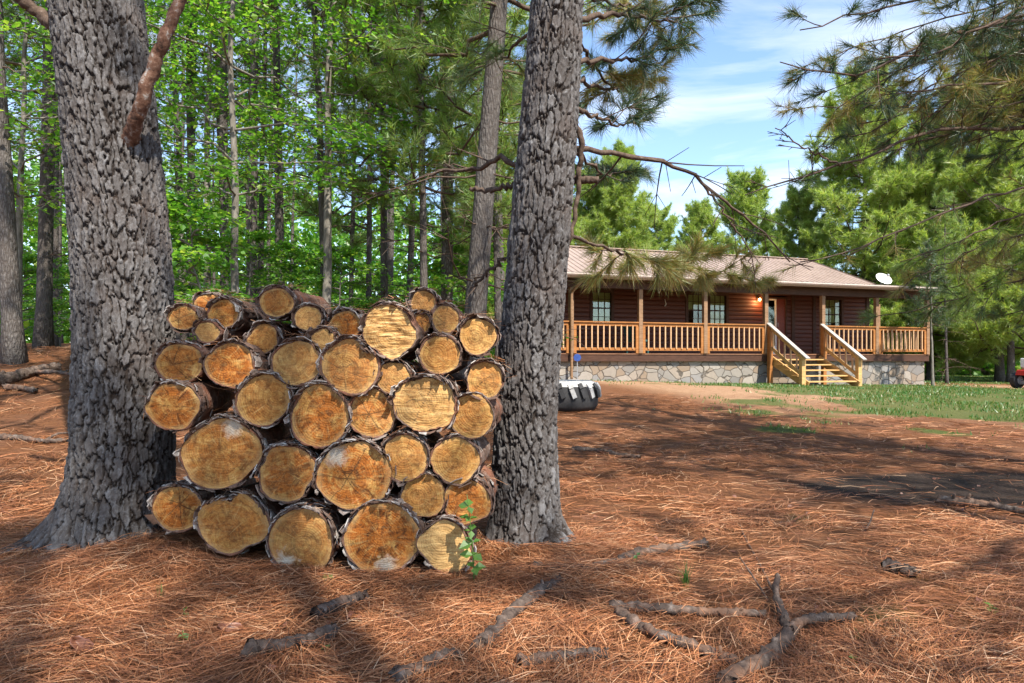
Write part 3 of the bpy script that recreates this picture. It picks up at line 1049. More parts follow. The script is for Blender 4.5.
# needle boughs up to the right
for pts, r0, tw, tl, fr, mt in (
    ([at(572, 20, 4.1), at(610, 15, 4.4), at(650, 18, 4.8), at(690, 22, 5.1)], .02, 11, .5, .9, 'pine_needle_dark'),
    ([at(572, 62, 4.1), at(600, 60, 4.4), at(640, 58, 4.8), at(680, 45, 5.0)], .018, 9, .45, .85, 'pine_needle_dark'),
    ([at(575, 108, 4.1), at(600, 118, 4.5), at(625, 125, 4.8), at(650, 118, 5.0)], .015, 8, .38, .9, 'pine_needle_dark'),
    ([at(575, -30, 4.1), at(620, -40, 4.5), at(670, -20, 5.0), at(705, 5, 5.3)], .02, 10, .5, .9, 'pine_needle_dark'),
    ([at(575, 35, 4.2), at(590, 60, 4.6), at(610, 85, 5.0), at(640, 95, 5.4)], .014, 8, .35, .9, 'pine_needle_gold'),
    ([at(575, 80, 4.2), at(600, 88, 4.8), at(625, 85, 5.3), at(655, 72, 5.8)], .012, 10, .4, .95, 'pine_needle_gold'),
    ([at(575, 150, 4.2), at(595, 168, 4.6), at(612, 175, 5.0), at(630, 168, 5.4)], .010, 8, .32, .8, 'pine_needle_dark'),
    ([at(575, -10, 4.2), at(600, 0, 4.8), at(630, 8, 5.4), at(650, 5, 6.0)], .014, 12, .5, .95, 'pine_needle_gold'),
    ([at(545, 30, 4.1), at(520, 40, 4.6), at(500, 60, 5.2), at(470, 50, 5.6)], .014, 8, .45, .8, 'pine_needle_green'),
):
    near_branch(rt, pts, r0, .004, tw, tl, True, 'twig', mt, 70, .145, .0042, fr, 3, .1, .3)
# low bough hanging in front of the cabin roof
near_branch(rt, [at(571, 236, 4.1), at(600, 246, 4.6), at(635, 256, 5.2), at(670, 262, 5.7), at(705, 258, 6.2)], .012, .004, 12, .42, True, 'twig', 'pine_needle_gold', 100, .16, .0052, 1.0, 4, -.12, .3)
near_branch(rt, [at(650, 259, 5.4), at(690, 268, 6.0), at(735, 275, 6.6), at(765, 282, 7.0)], .008, .003, 10, .40, True, 'twig', 'pine_needle_gold', 90, .15, .0055, .95, 3, -.05, .3)
w, nd = pine_crown(np.random.default_rng(5), 5.5, 13, 3.2, 30, 26, .2, .008, 4, lean=(1.0, 0))
cr = nd.build('crown', M['pine_needle_green'], rt, loc=(xr, YR, zr))
w.build('boughs', M['twig'], cr, smooth=True)
w, nd = pine_crown(np.random.default_rng(6), 5.5, 15, 3.8, 34, 26, .2, .008, 4, lean=(-.8, 0))
cr = nd.build('crown', M['pine_needle_green'], lt, loc=(xl, YL, zl))
w.build('boughs', M['twig'], cr, smooth=True)

# ---- pine standing just out of frame on the right, its boughs reach into the picture
ot = empty('pine_tree', (0, 0, 0))
tag(ot, 'pine beyond the right edge whose long bare tipped boughs hang across the sky', 'tree')
ox, oy = 5.6, 5.6
oz = float(gz(ox, oy))
P, rad = trunk_arrays(np.random.default_rng(8), 13, .2)
MB().tube(P + [ox, oy, oz], rad, 14).build('trunk', M['bark_far'], ot, smooth=True)
for pts, r0, tw, tl, fr, mt, need, upv in (
    ([at(1190, 138, 5.6), at(1024, 128, 5.4), at(930, 133, 5.2), at(840, 166, 5.0), at(790, 182, 5.0), at(745, 195, 4.9)], .024, 18, .55, .05, 'pine_needle_dark', 30, .1),
    ([at(840, 165, 5.0), at(810, 150, 5.0), at(785, 135, 5.0), at(775, 128, 5.0)], .008, 5, .3, .0, 'pine_needle_dark', 30, .1),
    ([at(1190, 40, 5.6), at(1024, 20, 5.2), at(930, 40, 4.9), at(850, 75, 4.7), at(780, 62, 4.6)], .024, 14, .55, .75, 'pine_needle_dark', 40, 0),
    ([at(1190, -30, 5.6), at(1024, -20, 5.0), at(900, 5, 4.8), at(800, 30, 4.6)], .022, 14, .5, .85, 'pine_needle_dark', 44, 0),
    ([at(1190, 95, 5.6), at(1060, 80, 5.2), at(970, 85, 4.9), at(880, 95, 4.7)], .02, 12, .5, .8, 'pine_needle_gold', 40, 0),
    ([at(1190, 20, 5.6), at(1080, 0, 5.6), at(990, 30, 5.8), at(920, 50, 6.0)], .02, 14, .6, .9, 'pine_needle_gold', 44, 0),
    ([at(1190, 60, 5.6), at(1080, 50, 5.9), at(1010, 60, 6.2), at(950, 80, 6.4)], .02, 14, .6, .9, 'pine_needle_young', 44, -.1),
    ([at(1190, 180, 5.6), at(1024, 188, 5.4), at(940, 215, 5.2), at(850, 250, 5.1), at(800, 262, 5.0)], .013, 12, .5, .25, 'pine_needle_gold', 34, -.1),
    ([at(1190, 200, 5.6), at(1024, 214, 5.8), at(960, 240, 5.8), at(900, 262, 5.8)], .012, 12, .5, .6, 'pine_needle_young', 40, -.15),
    ([at(1190, 260, 5.6), at(1080, 265, 6.2), at(1000, 285, 6.6), at(925, 308, 6.9), at(868, 318, 7.0)], .010, 8, .45, .8, 'pine_needle_green', 56, -.05),
    ([at(1190, 230, 5.6), at(1090, 235, 6.0), at(1020, 262, 6.2), at(960, 300, 6.3)], .010, 9, .45, .8, 'pine_needle_young', 50, -.2),
    ([at(1190, -10, 5.6), at(1100, -10, 5.2), at(1000, 15, 4.8), at(925, 55, 4.6), at(870, 60, 4.5)], .018, 14, .55, .9, 'pine_needle_dark', 40, -.05),
    ([at(1190, 70, 5.6), at(1100, 85, 5.4), at(1040, 100, 5.3), at(985, 108, 5.2)], .016, 12, .5, .9, 'pine_needle_gold', 44, -.1),
    ([at(1190, 10, 5.6), at(1100, 30, 5.9), at(1050, 45, 6.2), at(1000, 70, 6.4)], .016, 14, .6, .95, 'pine_needle_gold', 44, -.1),
    ([at(1190, 245, 5.6), at(1080, 240, 5.8), at(1010, 236, 6.0), at(950, 262, 6.1), at(905, 285, 6.2)], .010, 9, .45, .7, 'pine_needle_gold', 44, -.15),
    ([at(1190, 300, 5.6), at(1100, 285, 6.4), at(1030, 275, 6.8), at(975, 262, 7.0)], .016, 12, .5, .9, 'pine_needle_gold', 44, -.1),
    ([at(1190, 160, 5.6), at(1100, 200, 6.2), at(1050, 225, 6.4), at(1000, 240, 6.5)], .016, 12, .5, .9, 'pine_needle_gold', 44, -.1),
    ([at(1190, 290, 5.6), at(1090, 300, 6.2), at(1030, 310, 6.5), at(980, 318, 6.8)], .010, 8, .4, .8, 'pine_needle_green', 44, -.1),
):
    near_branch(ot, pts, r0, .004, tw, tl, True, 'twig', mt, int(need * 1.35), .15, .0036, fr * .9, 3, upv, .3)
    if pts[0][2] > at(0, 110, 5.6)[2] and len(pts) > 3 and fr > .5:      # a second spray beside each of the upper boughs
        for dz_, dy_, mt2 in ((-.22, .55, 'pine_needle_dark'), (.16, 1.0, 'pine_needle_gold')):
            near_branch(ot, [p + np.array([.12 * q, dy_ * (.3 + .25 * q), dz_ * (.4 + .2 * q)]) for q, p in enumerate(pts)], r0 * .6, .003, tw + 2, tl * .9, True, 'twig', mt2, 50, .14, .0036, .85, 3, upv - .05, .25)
w, nd = pine_crown(np.random.default_rng(9), 5, 13, 3.2, 34, 24, .2, .008, 4)
cr = nd.build('crown', M['pine_needle_green'], ot, loc=(ox, oy, oz))
w.build('boughs', M['twig'], cr, smooth=True)

# ------------------------------------------------------------------ logs
LOGS = [
 # px, py, rx, ry, Y, rough, tone, pale, fungus(x,z), opts, label
 (183, 318, 14, 12.0, 3.45, .1, .45, .1, None, 'small log end at the top left corner touching the thick left trunk'),
 (208, 303, 12.5, 9.0, 3.60, .2, .8, .0, None, 'half hidden reddish log peeping over two small logs near the left trunk'),
 (223, 314, 15, 13.5, 3.36, .1, .5, .0, None, 'small speckled log near the left trunk with its red bark side in view'),
 (207, 332, 12, 10.0, 3.30, .1, .2, .35, None, 'pale little log squeezed under the speckled log near the left trunk'),
 (179.5, 363.5, 22.5, 19.5, 3.22, .1, .45, .0, None, 'orange log beside the left trunk, directly above the tilted dark cored log'),
 (229.5, 365, 25.5, 21.5, 3.20, .1, .75, .0, None, 'bright orange oval log right of the log beside the left trunk, third row down'),
 (276.5, 302.5, 16.5, 14.5, 3.34, .1, .5, .05, None, 'round log crowning the left half of the stack with a yellow centre'),
 (308, 318, 13.5, 12, 3.36, .1, .25, .3, None, 'small greenish log on top row just right of the yellow centred crown log'),
 (263, 339, 15.5, 13.5, 3.30, .1, .35, .1, None, 'dull small log below the yellow centred crown log with a frayed white lower edge'),
 (296.5, 363, 24, 22, 3.18, .1, .3, .15, None, 'pale blotched round log under the tiniest pale log in the stack middle'),
 (323, 340, 12, 11, 3.20, .1, .15, .45, None, 'tiniest pale round log wedged above the heart shaped one'),
 (345, 325.5, 16, 14.5, 3.36, .1, .85, .0, None, 'dark rusty small log on top beside the rough chainsawed big log'),
 (350, 366.5, 29, 26, 3.16, .1, .5, .15, None, 'heart shaped log with a deep notch at its upper right'),
 (389, 331, 24.5, 27, 3.16, 1.0, .15, .35, None, 'big ragged log with diagonal chainsaw marks at the top of the stack'),
 (423, 302, 12.5, 11, 3.34, .1, .3, .2, None, 'highest small log alone on top of the right half of the stack'),
 (421, 323, 9.5, 9.5, 3.34, .1, .5, .1, None, 'smallest dark log directly under the highest small log'),
 (445.5, 319, 13.5, 13.5, 3.32, .1, .3, .2, None, 'small grey rimmed round log on top row right of the smallest dark log'),
 (478, 336, 18, 18, 3.22, .1, .15, .15, None, 'yellow ringed log topmost beside the leaning right trunk'),
 (440, 355, 20.5, 18.5, 3.20, .1, .25, .05, None, 'olive yellow log with dark rings between the chainsawed log and the trunkside logs'),
 (393.5, 378, 17.5, 16, 3.18, .1, .35, .25, None, 'small log with a flap of red bark directly under the chainsawed log'),
 (485, 380, 18, 18, 3.18, .1, .35, .15, None, 'split faced log against the right trunk, second one down'),
 (173, 406.5, 25, 23, 3.08, .1, .6, .0, None, 'tilted log with a dark radiating core sticking out in front of the left trunk'),
 (263.5, 400, 27, 24.5, 3.18, .1, .25, .05, None, 'smooth ochre log with a pale diagonal scratch'),
 (319.5, 416.5, 29.5, 30, 3.16, .1, .75, .0, None, 'large log with brown rings at its top and a bright star centre'),
 (371.5, 413.5, 22.5, 23.5, 3.18, .2, .6, .1, None, 'medium log with curved saw lines left of the broad scalloped log'),
 (424.5, 404, 27.5, 30, 3.15, .5, .15, .35, None, 'broad scalloped pale log in the middle of the right half'),
 (471.5, 416, 22, 22, 3.18, .1, .3, .05, None, 'round log with a dark stain at its top touching the right trunk'),
 (221, 454, 38.5, 33.5, 3.16, .1, .45, .05, (.06, .13), 'largest left log capped with grey flaking bark and white fungus'),
 (287.5, 474, 28, 28, 3.18, .1, .7, .05, None, 'lopsided log half rusty orange beside the largest left log'),
 (354.5, 476, 36.5, 34, 3.14, .1, .85, .0, (-.09, .10), 'big rusty log with a white fungus patch at its upper left'),
 (405, 458, 22, 23.5, 3.16, .1, .3, .1, None, 'neat round log with fine rings between big rusty and smooth ochre trunkside logs'),
 (455.5, 460.5, 24, 22.5, 3.16, .1, .2, .05, None, 'smooth ochre log third up from the ground beside the right trunk'),
 (423.5, 496, 22, 21, 3.18, .1, .2, .05, None, 'small log with clear rings sitting in the second row from the ground'),
 (467, 502, 22.5, 23, 3.18, .1, .55, .0, None, 'orange log partly hidden behind the bright green sapling'),
 (177, 508.5, 26.5, 21.5, 3.30, .1, .65, .0, None, 'deep orange ringed log lowest beside the foot of the left trunk'),
 (233, 524, 35, 29, 3.20, .1, .4, .05, None, 'wide flat log in the bottom row with a dark notch at its top'),
 (301, 541, 32, 32, 3.14, .1, .45, .15, (-.07, -.10), 'bottom row log with a dark stained patch and mossy bark side'),
 (382, 538, 38, 35, 3.13, .1, .95, .0, (.02, -.13), 'dark brown rotten log in the bottom row with white patch underneath'),
 (445, 547, 25.5, 25, 3.10, .4, .05, .75, None, 'palest log at the right end of the bottom row'),
]
GROUP_LOGS = 'cut pine logs stacked between the two trunks'


def make_log(i, d):
    px, py, rx, ry, Y, rough, tone, pale, fung, label = d
    rg = np.random.default_rng(100 + i)
    c = at(px, py, Y)
    ax, az = rx * Y / F, ry * Y / F
    na, nr = 84, 18
    th = np.arange(na) * 2 * math.pi / na
    shp = np.ones(na)
    amp = .020 if rough < .3 else .03
    for kf in range(2, 7):
        shp += amp * 1.8 * rg.normal() / (kf * .5) * np.cos(kf * th + rg.uniform(0, 6.3))
    shp += (vnoise(p3(np.cos(th) * 4, np.sin(th) * 4, i * 7.1), 3) - .5) * .055
    if 'notch' in label or 'heart' in label:
        na0, w_, dp = (R(52), .16, .26) if 'heart' in label else (R(96), .13, .25)
        shp -= dp * np.exp(-(np.angle(np.exp(1j * (th - na0))) / w_) ** 2)
    if 'ragged' in label or 'scalloped' in label:
        shp += (vnoise(p3(np.cos(th) * 9, np.sin(th) * 9, 3.3), 5) - .5) * .10
    if 'lopsided' in label:
        shp -= .16 * np.exp(-(np.angle(np.exp(1j * (th - R(325)))) / .5) ** 2) + .10 * np.exp(-(np.angle(np.exp(1j * (th - R(150)))) / .2) ** 2)
    if 'flat' in label:
        shp -= .10 * np.exp(-(np.angle(np.exp(1j * (th - R(300)))) / .5) ** 2)
    L = rg.uniform(.50, .62)
    if px > 435:
        L = .36 if py < 520 else .42
    yaw = rg.normal(0, .05)
    if px < 240:
        yaw += rg.uniform(-.02, .12)
    bt = rg.uniform(.004, .011) * (1 + .9 * (vnoise(p3(np.cos(th) * 2.2, np.sin(th) * 2.2, i * 3.3), 21) - .35)) * (.35 + .9 * vnoise(p3(np.cos(th) * 7, np.sin(th) * 7, i * 9.3), 22))   # bark thickness
    # bark body: from the face back; the rim rolls over slightly in front of the wood
    ys = np.concatenate([[.004, -.003, 0.0], np.linspace(.02, L, 22), [L + .002]])
    rows = []
    for q, y in enumerate(ys):
        e = (fbm(p3(np.cos(th) * 3.2, np.sin(th) * 3.2, y * 9 + i * 5), 8, 3) - .5) * .035 + (vnoise(p3(np.cos(th) * 9, np.sin(th) * 9, y * 22 + i), 9) - .5) * .012
        b = bt + e * .5
        if q == 0: rr = np.zeros(na) - .001
        elif q == 1: rr = b * .6
        elif q == len(ys) - 1: rr = -np.ones(na) * min(ax, az) * .9
        else: rr = b
        yy = y + (e * .35 if 0 < q < 3 else 0 * e)
        tp = 1 + .06 * (y / L)
        rows.append(p3((ax * shp * tp + rr) * np.cos(th), yy, (az * shp * tp + rr) * np.sin(th)))
    V = np.concatenate(rows)
    n = len(ys)
    ii, jj = np.meshgrid(np.arange(n - 1), np.arange(na), indexing='ij')
    j2 = (jj + 1) % na
    Q = np.stack([ii * na + jj, ii * na + j2, (ii + 1) * na + j2, (ii + 1) * na + jj], -1).reshape(-1, 4)
    lg = MB().add(V, Q).build('log', M['log_bark'], smooth=True, loc=tuple(c))
    lg.rotation_euler = (rg.normal(0, .025), 0, yaw)
    tag(lg, label, 'log', GROUP_LOGS)
    # loose bark flakes standing off the rim
    nf_ = int(30 + 90 * (rx > 26) + 20 * rg.random())
    an = np.where(rg.random(nf_) < .75, R(90) + rg.normal(0, .8, nf_), rg.uniform(0, 6.28, nf_))
    sf = np.interp(an % (2 * math.pi), th, shp)
    yf = rg.uniform(-.006, .24, nf_) * rg.random(nf_)
    ro = rg.uniform(.004, .016, nf_)
    tw = rg.uniform(.010, .030, nf_)
    tl = rg.uniform(.015, .055, nf_)
    tn = np.stack([-np.sin(an), 0 * an, np.cos(an)], -1)
    nr_ = np.stack([np.cos(an), 0 * an, np.sin(an)], -1)
    cc = p3(ax * sf * np.cos(an), yf, az * sf * np.sin(an)) + nr_ * ro[:, None]
    ydir = np.stack([0 * an, 1 + 0 * an, 0 * an], -1)
    cor = []
    for (uu, vv) in ((-1, -1), (0, -1.15), (1, -.8), (1.1, .3), (.7, 1), (-.3, 1.1), (-1.05, .6)):
        j1, j2_ = 1 + rg.normal(0, .25, nf_), 1 + rg.normal(0, .25, nf_)
        cor.append(cc + tn * (tw * uu * j1)[:, None] + ydir * (tl * vv * j2_ * .6)[:, None] + nr_ * (-.15 * tw * uu * uu + rg.normal(0, .003, nf_) + .006 * (vv < 0))[:, None])
    Vk = np.stack(cor, 1)
    Vk2 = Vk - nr_[:, None] * .004
    VV = np.concatenate([Vk, Vk2], 1).reshape(-1, 3)
    bb = np.arange(nf_)[:, None] * 14
    top = bb + np.arange(7)
    bot = bb + 7 + np.arange(7)[::-1]
    sd_ = np.concatenate([bb + np.array([q, 7 + q, 7 + (q + 1) % 7, (q + 1) % 7]) for q in range(7)])
    fl = MB().add(VV, [top, bot, sd_]).build('bark_flakes', M['bark_flake'], lg)
    fl['kind'] = 'stuff'
    # sawn face
    rad = np.linspace(0, 1, nr + 1)[1:]
    RR, TT = np.meshgrid(rad, th, indexing='ij')
    S = np.repeat(shp[None], nr, 0)
    S = 1 + (S - 1) * RR
    X, Z = ax * S * RR * np.cos(TT), az * S * RR * np.sin(TT)
    Yd = (fbm(p3(X * 22, Z * 22, i * 3.7), 12, 3) - .5) * (.013 + .020 * rough) + .004 * RR ** 4
    Vf = np.concatenate([[[0, float(Yd[0].mean()), 0]], p3(X, Yd, Z).reshape(-1, 3)])
    ii, jj = np.meshgrid(np.arange(nr - 1), np.arange(na), indexing='ij')
    j2 = (jj + 1) % na
    Q = np.stack([1 + ii * na + jj, 1 + (ii + 1) * na + jj, 1 + (ii + 1) * na + j2, 1 + ii * na + j2], -1).reshape(-1, 4)
    T = np.stack([np.zeros(na, int), 1 + np.arange(na), 1 + (np.arange(na) + 1) % na], -1)
    f = MB().add(Vf, [Q, T], np.concatenate([[0], RR.ravel()])).build('cut_face', M['cut'], lg, smooth=True, attr='h')
    f['tone'], f['pale'], f['rough'] = float(tone), float(pale), float(rough)
    f['pithx'], f['pithz'] = float(rg.normal(0, .18) * ax), float(rg.normal(0, .18) * az)
    f['crack'] = 1.0 if rg.random() < .38 or 'split' in label or 'radiating' in label else 0.0
    f['fungus'] = 1.0 if fung else 0.0
    f['fungx'], f['fungz'] = (fung if fung else (0.0, 0.0))


for i, d in enumerate(LOGS):
    make_log(i, d)


def caught_straw():
    mb = MB()
    for i, d in enumerate(LOGS):
        c = at(d[0], d[1], d[4])
        ax, az = d[2] * d[4] / F + .016, d[3] * d[4] / F + .016
        n = 46
        a = R(90) + rng.normal(0, .75, n)
        y = rng.uniform(.0, .30, n)
        P = p3(c[0] + ax * np.cos(a), c[1] + y, c[2] + az * np.sin(a))
        hd = rng.uniform(0, 2 * math.pi, n)
        D = np.stack([np.cos(hd), np.sin(hd) * .7 - .25, np.zeros(n)], -1)
        D = unit(D)
        L = rng.uniform(.06, .15, n)
        lf = np.stack([rng.random(n) * .012, -rng.random(n) * .05 + .01, rng.random(n) * .02], -1)
        V, Q = strips(P - D * (L * .5)[:, None] + [0, 0, .006], D, L, rng.uniform(.0016, .0026, n), rng.normal(0, .25, n), lf, rng)
        mb.add(V, Q)
    tag(mb.build('caught_pine_straw', M['straw']), 'loose pine needles caught between and on top of the stacked logs', 'pine straw', kind='stuff')


caught_straw()


# ------------------------------------------------------------------ cabin
cab = empty('log_cabin', (P0[0], P0[1], 0), ANG)
tag(cab, 'dark red log sided cabin with a railed porch, stone base and brown metal roof', 'cabin')
XL_, XR_ = -.5, 13.1          # house ends
DK, EV = 1.20, 3.46            # deck top, eave
WY, BY = 2.2, 9.4              # front wall, back wall
PR = 6 * SP                    # right porch corner


def siding(mb, x0, x1, y, z0, z1, holes=()):
    """half-round log courses along x, facing -y, with rectangular openings"""
    nc = max(1, round((z1 - z0) / .155))
    hc = (z1 - z0) / nc
    prof = [(0, 0)] + [(-.032 * math.sin(a) ** .6, .5 - .5 * math.cos(a)) for a in np.linspace(.12, math.pi - .12, 7)] + [(0, 1)]
    for c in range(nc):
        zc = z0 + (c + .5) * hc
        xs = [(x0, x1)]
        for (a, b, h0, h1) in holes:
            if h0 < zc < h1:
                nx = []
                for (u, v) in xs:
                    if a > u: nx.append((u, min(a, v)))
                    if b < v: nx.append((max(b, u), v))
                xs = [t for t in nx if t[1] - t[0] > .01]
        for (u, v) in xs:
            V = [(xx, y + dy, z0 + (c + f) * hc) for xx in (u, v) for (dy, f) in prof]
            k = len(prof)
            mb.add(V, np.array([(q, k + q, k + q + 1, q + 1) for q in range(k - 1)]))
            mb.add([(u, y + .10, z0 + c * hc), (v, y + .10, z0 + c * hc), (v, y + .10, z0 + (c + 1) * hc), (u, y + .10, z0 + (c + 1) * hc)], np.array([(0, 1, 2, 3)]))


WIN = [(1.62, 2.40, 2.15, 3.30), (5.22, 5.98, 2.15, 3.32), (6.10, 6.86, 2.15, 3.32), (11.0, 11.9, 2.1, 3.30)]
DOOR = (8.48, 9.38, DK, 3.28)
wm = MB()
siding(wm, XL_, XR_, WY, DK, 3.80, [(*w,) for w in WIN] + [DOOR])
wm.build('front_wall', M['siding'], cab, smooth=False)
# side and back walls
wm = MB()
for xx in (XL_, XR_):
    wm.box(xx - .05, xx + .05, WY + .11, BY, .2, 3.84)
    ym = (WY + BY) / 2
    V = [(xx + d, yy, zz) for d in (-.05, .05) for (yy, zz) in ((WY, 3.845), (BY, 3.845), (ym, 5.18))]
    wm.add(V, [np.array([(0, 1, 2), (3, 5, 4)]), np.array([(0, 3, 4, 1), (1, 4, 5, 2), (2, 5, 3, 0)])])
wm.box(XL_ + .06, XR_ - .06, BY - .05, BY + .05, .2, 3.84)
wm.build('side_walls', M['siding'], cab)
MB().box(XL_ + .06, XR_ - .06, WY + 1.6, WY + 1.64, DK, 3.7).build('inner_wall', M['room_dark'], cab)
for xx in (XL_ - .02, DOOR[1] + .28, XR_ - .02, 10.6):
    MB().box(xx - .07, xx + .07, WY - .06, WY - .034, DK + .003, 3.78).build('corner_board', M['dark_trim'], cab)

# foundation
fm = MB()
fm.box(-1.3, PR + .02, .12, .36, -.3, DK - .2)
fm.box(PR - .22, PR + .02, .37, BY, -.3, DK - .2)
fm.build('stone_foundation', M['stone'], cab)
# deck
dm = MB()
for q in range(17):
    dm.box(-1.35, PR + .1, -.02 + q * .142, -.02 + q * .142 + .136, DK - .035, DK)
dm.build('porch_deck', M['deck_edge'], cab)
MB().box(-1.35, PR + .1, .0, .04, DK - .24, DK - .04).box(PR + .06, PR + .1, .045, 2.3, DK - .24, DK - .04).build('skirt_board', M['dark_trim'], cab)
# roof: main gable + lower porch slope
def ribbed(mb, x0, x1, ya, za, yb, zb, th=.04, pitch=.23):
    n = int((x1 - x0) / pitch)
    prof = []
    for q in range(n):
        b = x0 + q * (x1 - x0) / n
        w = (x1 - x0) / n
        prof += [(b, 0), (b + w * .72, 0), (b + w * .80, .028), (b + w * .92, .028)]
    prof.append((x1, 0))
    sl = math.atan2(zb - za, yb - ya)
    ny, nz = -math.sin(sl), math.cos(sl)
    V = [(x, yy + ny * h, zz + nz * h) for (yy, zz) in ((ya, za), (yb, zb)) for (x, h) in prof]
    k = len(prof)
    mb.add(V, np.array([(q, q + 1, k + q + 1, k + q) for q in range(k - 1)]))
    V = [(x, yy - ny * th, zz - nz * th) for (yy, zz) in ((ya, za), (yb, zb)) for x in (x0, x1)]
    mb.add(V, np.array([(0, 2, 3, 1)]))
RZ, YM = 5.34, (WY + BY) / 2
rm = MB()
ribbed(rm, XL_ - .4, XR_ + .25, WY - .12, 3.86, YM, RZ)
ribbed(rm, XL_ - .4, XR_ + .25, YM, RZ, BY + .4, 3.80)
rm.obox((XL_ - .4, YM, RZ + .02), (XR_ + .25, YM, RZ + .02), .3, .03)
roof = rm.build('roof', M['roof'], cab)
rm = MB()
ribbed(rm, XL_ - .4, PR + .12, -.38, EV + .04, WY - .1, 3.85)
rm.build('porch_roof', M['roof'], cab)
MB().obox((XR_ + .265, WY - .12, 3.83), (XR_ + .265, YM, RZ - .03), .03, .16).obox((XR_ + .265, YM, RZ - .03), (XR_ + .265, BY + .4, 3.77), .03, .16).build('rake_board', M['gutter_brown'], cab)
MB().box(XL_ - .35, PR + .05, -.30, WY - .05, EV - .10, EV - .06).build('porch_ceiling', M['dark_trim'], cab)
MB().box(XL_ - .4, PR + .02, -.06, .06, EV - .32, EV - .105).build('porch_beam', M['dark_trim'], cab)
# gutter with open top, and downspout
gm = MB()
gp = [(-.38, .05), (-.38, 0.0), (-.385, -.06), (-.42, -.10), (-.50, -.10), (-.53, -.04), (-.53, .03), (-.52, .03), (-.515, -.03), (-.49, -.085), (-.42, -.085), (-.395, -.05)]
V = [(x, y, EV + z) for x in (XL_ - .4, PR + .14) for (y, z) in gp]
kk = len(gp)
gm.add(V, [np.array([(q, (q + 1) % kk, kk + (q + 1) % kk, kk + q) for q in range(kk - 1)]), np.array([tuple(range(kk))[::-1], tuple(range(kk, 2 * kk))])])
gm.build('gutter', M['gutter_brown'], cab)
gm = MB()
gm.box(XL_ - .4, PR + .12, -.537, -.532, EV + .0, EV + .034)
gm.build('gutter_lip', M['gutter_pale'], cab)
dp = MB()
dp.tube(resample([(.14, -.46, EV - .10), (.13, -.44, EV - .2), (.04, -.24, EV - .36), (-.02, -.125, EV - .5), (-.03, -.12, EV - .7), (-.03, -.12, 2.0), (-.03, -.12, 1.2), (-.03, -.12, .45)], 60), .042, 8)
dp.build('downspout', M['post_wood'], cab, smooth=True)
# posts
for q in range(7):
    MB().box(q * SP - .065, q * SP + .065, -.064, .066, DK + .002, EV - .325).build('post', M['post_wood'], cab, bevel=.008)
MB().box(PR - .065, PR + .065, 2.07, 2.2, DK + .002, EV - .325).build('post', M['post_wood'], cab, bevel=.008)
# railings
bal_me = MB().box(-.02, .02, -.02, .02, 0, .70).build('baluster', M['baluster_pine'])
bal_data = bal_me.data
bpy.data.objects.remove(bal_me)


def railing(x0, x1, y=0.0, y1=None):
    """rails between two posts; along x at y, or along y at x0 when y1 is given"""
    a = (x0 + .07, y, 0) if y1 is None else (x0, y + .07, 0)
    b = (x1 - .07, y, 0) if y1 is None else (x0, y1 - .07, 0)
    a, b = np.array(a, float), np.array(b, float)
    m = MB()
    m.obox(a + [0, 0, DK + .93], b + [0, 0, DK + .93], .13, .036)
    m.obox(a + [0, 0, DK + .86], b + [0, 0, DK + .86], .04, .085)
    m.obox(a + [0, 0, DK + .13], b + [0, 0, DK + .13], .04, .085)
    d = (b - a) / np.linalg.norm(b - a)
    for e in (a + d * .045, b - d * .045):
        m.obox(e + [0, 0, DK + .003], e + [0, 0, DK + .815], .085, .085, (1, 0, 0) if y1 is not None else (0, 1, 0))
    r = m.build('railing', M['porch_pine'], cab)
    L = np.linalg.norm(b - a)
    n = max(2, int(L / .2))
    for q in range(n):
        p = a + d * (.1 + (L - .2) * (q + .5) / n)
        o = bpy.data.objects.new('baluster', bal_data)
        COL.objects.link(o)
        o.parent = r
        o.location = (p[0], p[1] - (.03 if y1 is None else 0), DK + .14)


railing(-1.2, 0)
railing(0, SP)
railing(SP, 2 * SP)
railing(2 * SP, 3 * SP)
railing(4 * SP, 5 * SP)
railing(5 * SP, 6 * SP)
railing(PR, PR, .0, 2.1)

# stairs
def gzl(x, y):
    wx, wy = loc2w(x, y)
    return float(gz(wx, wy))


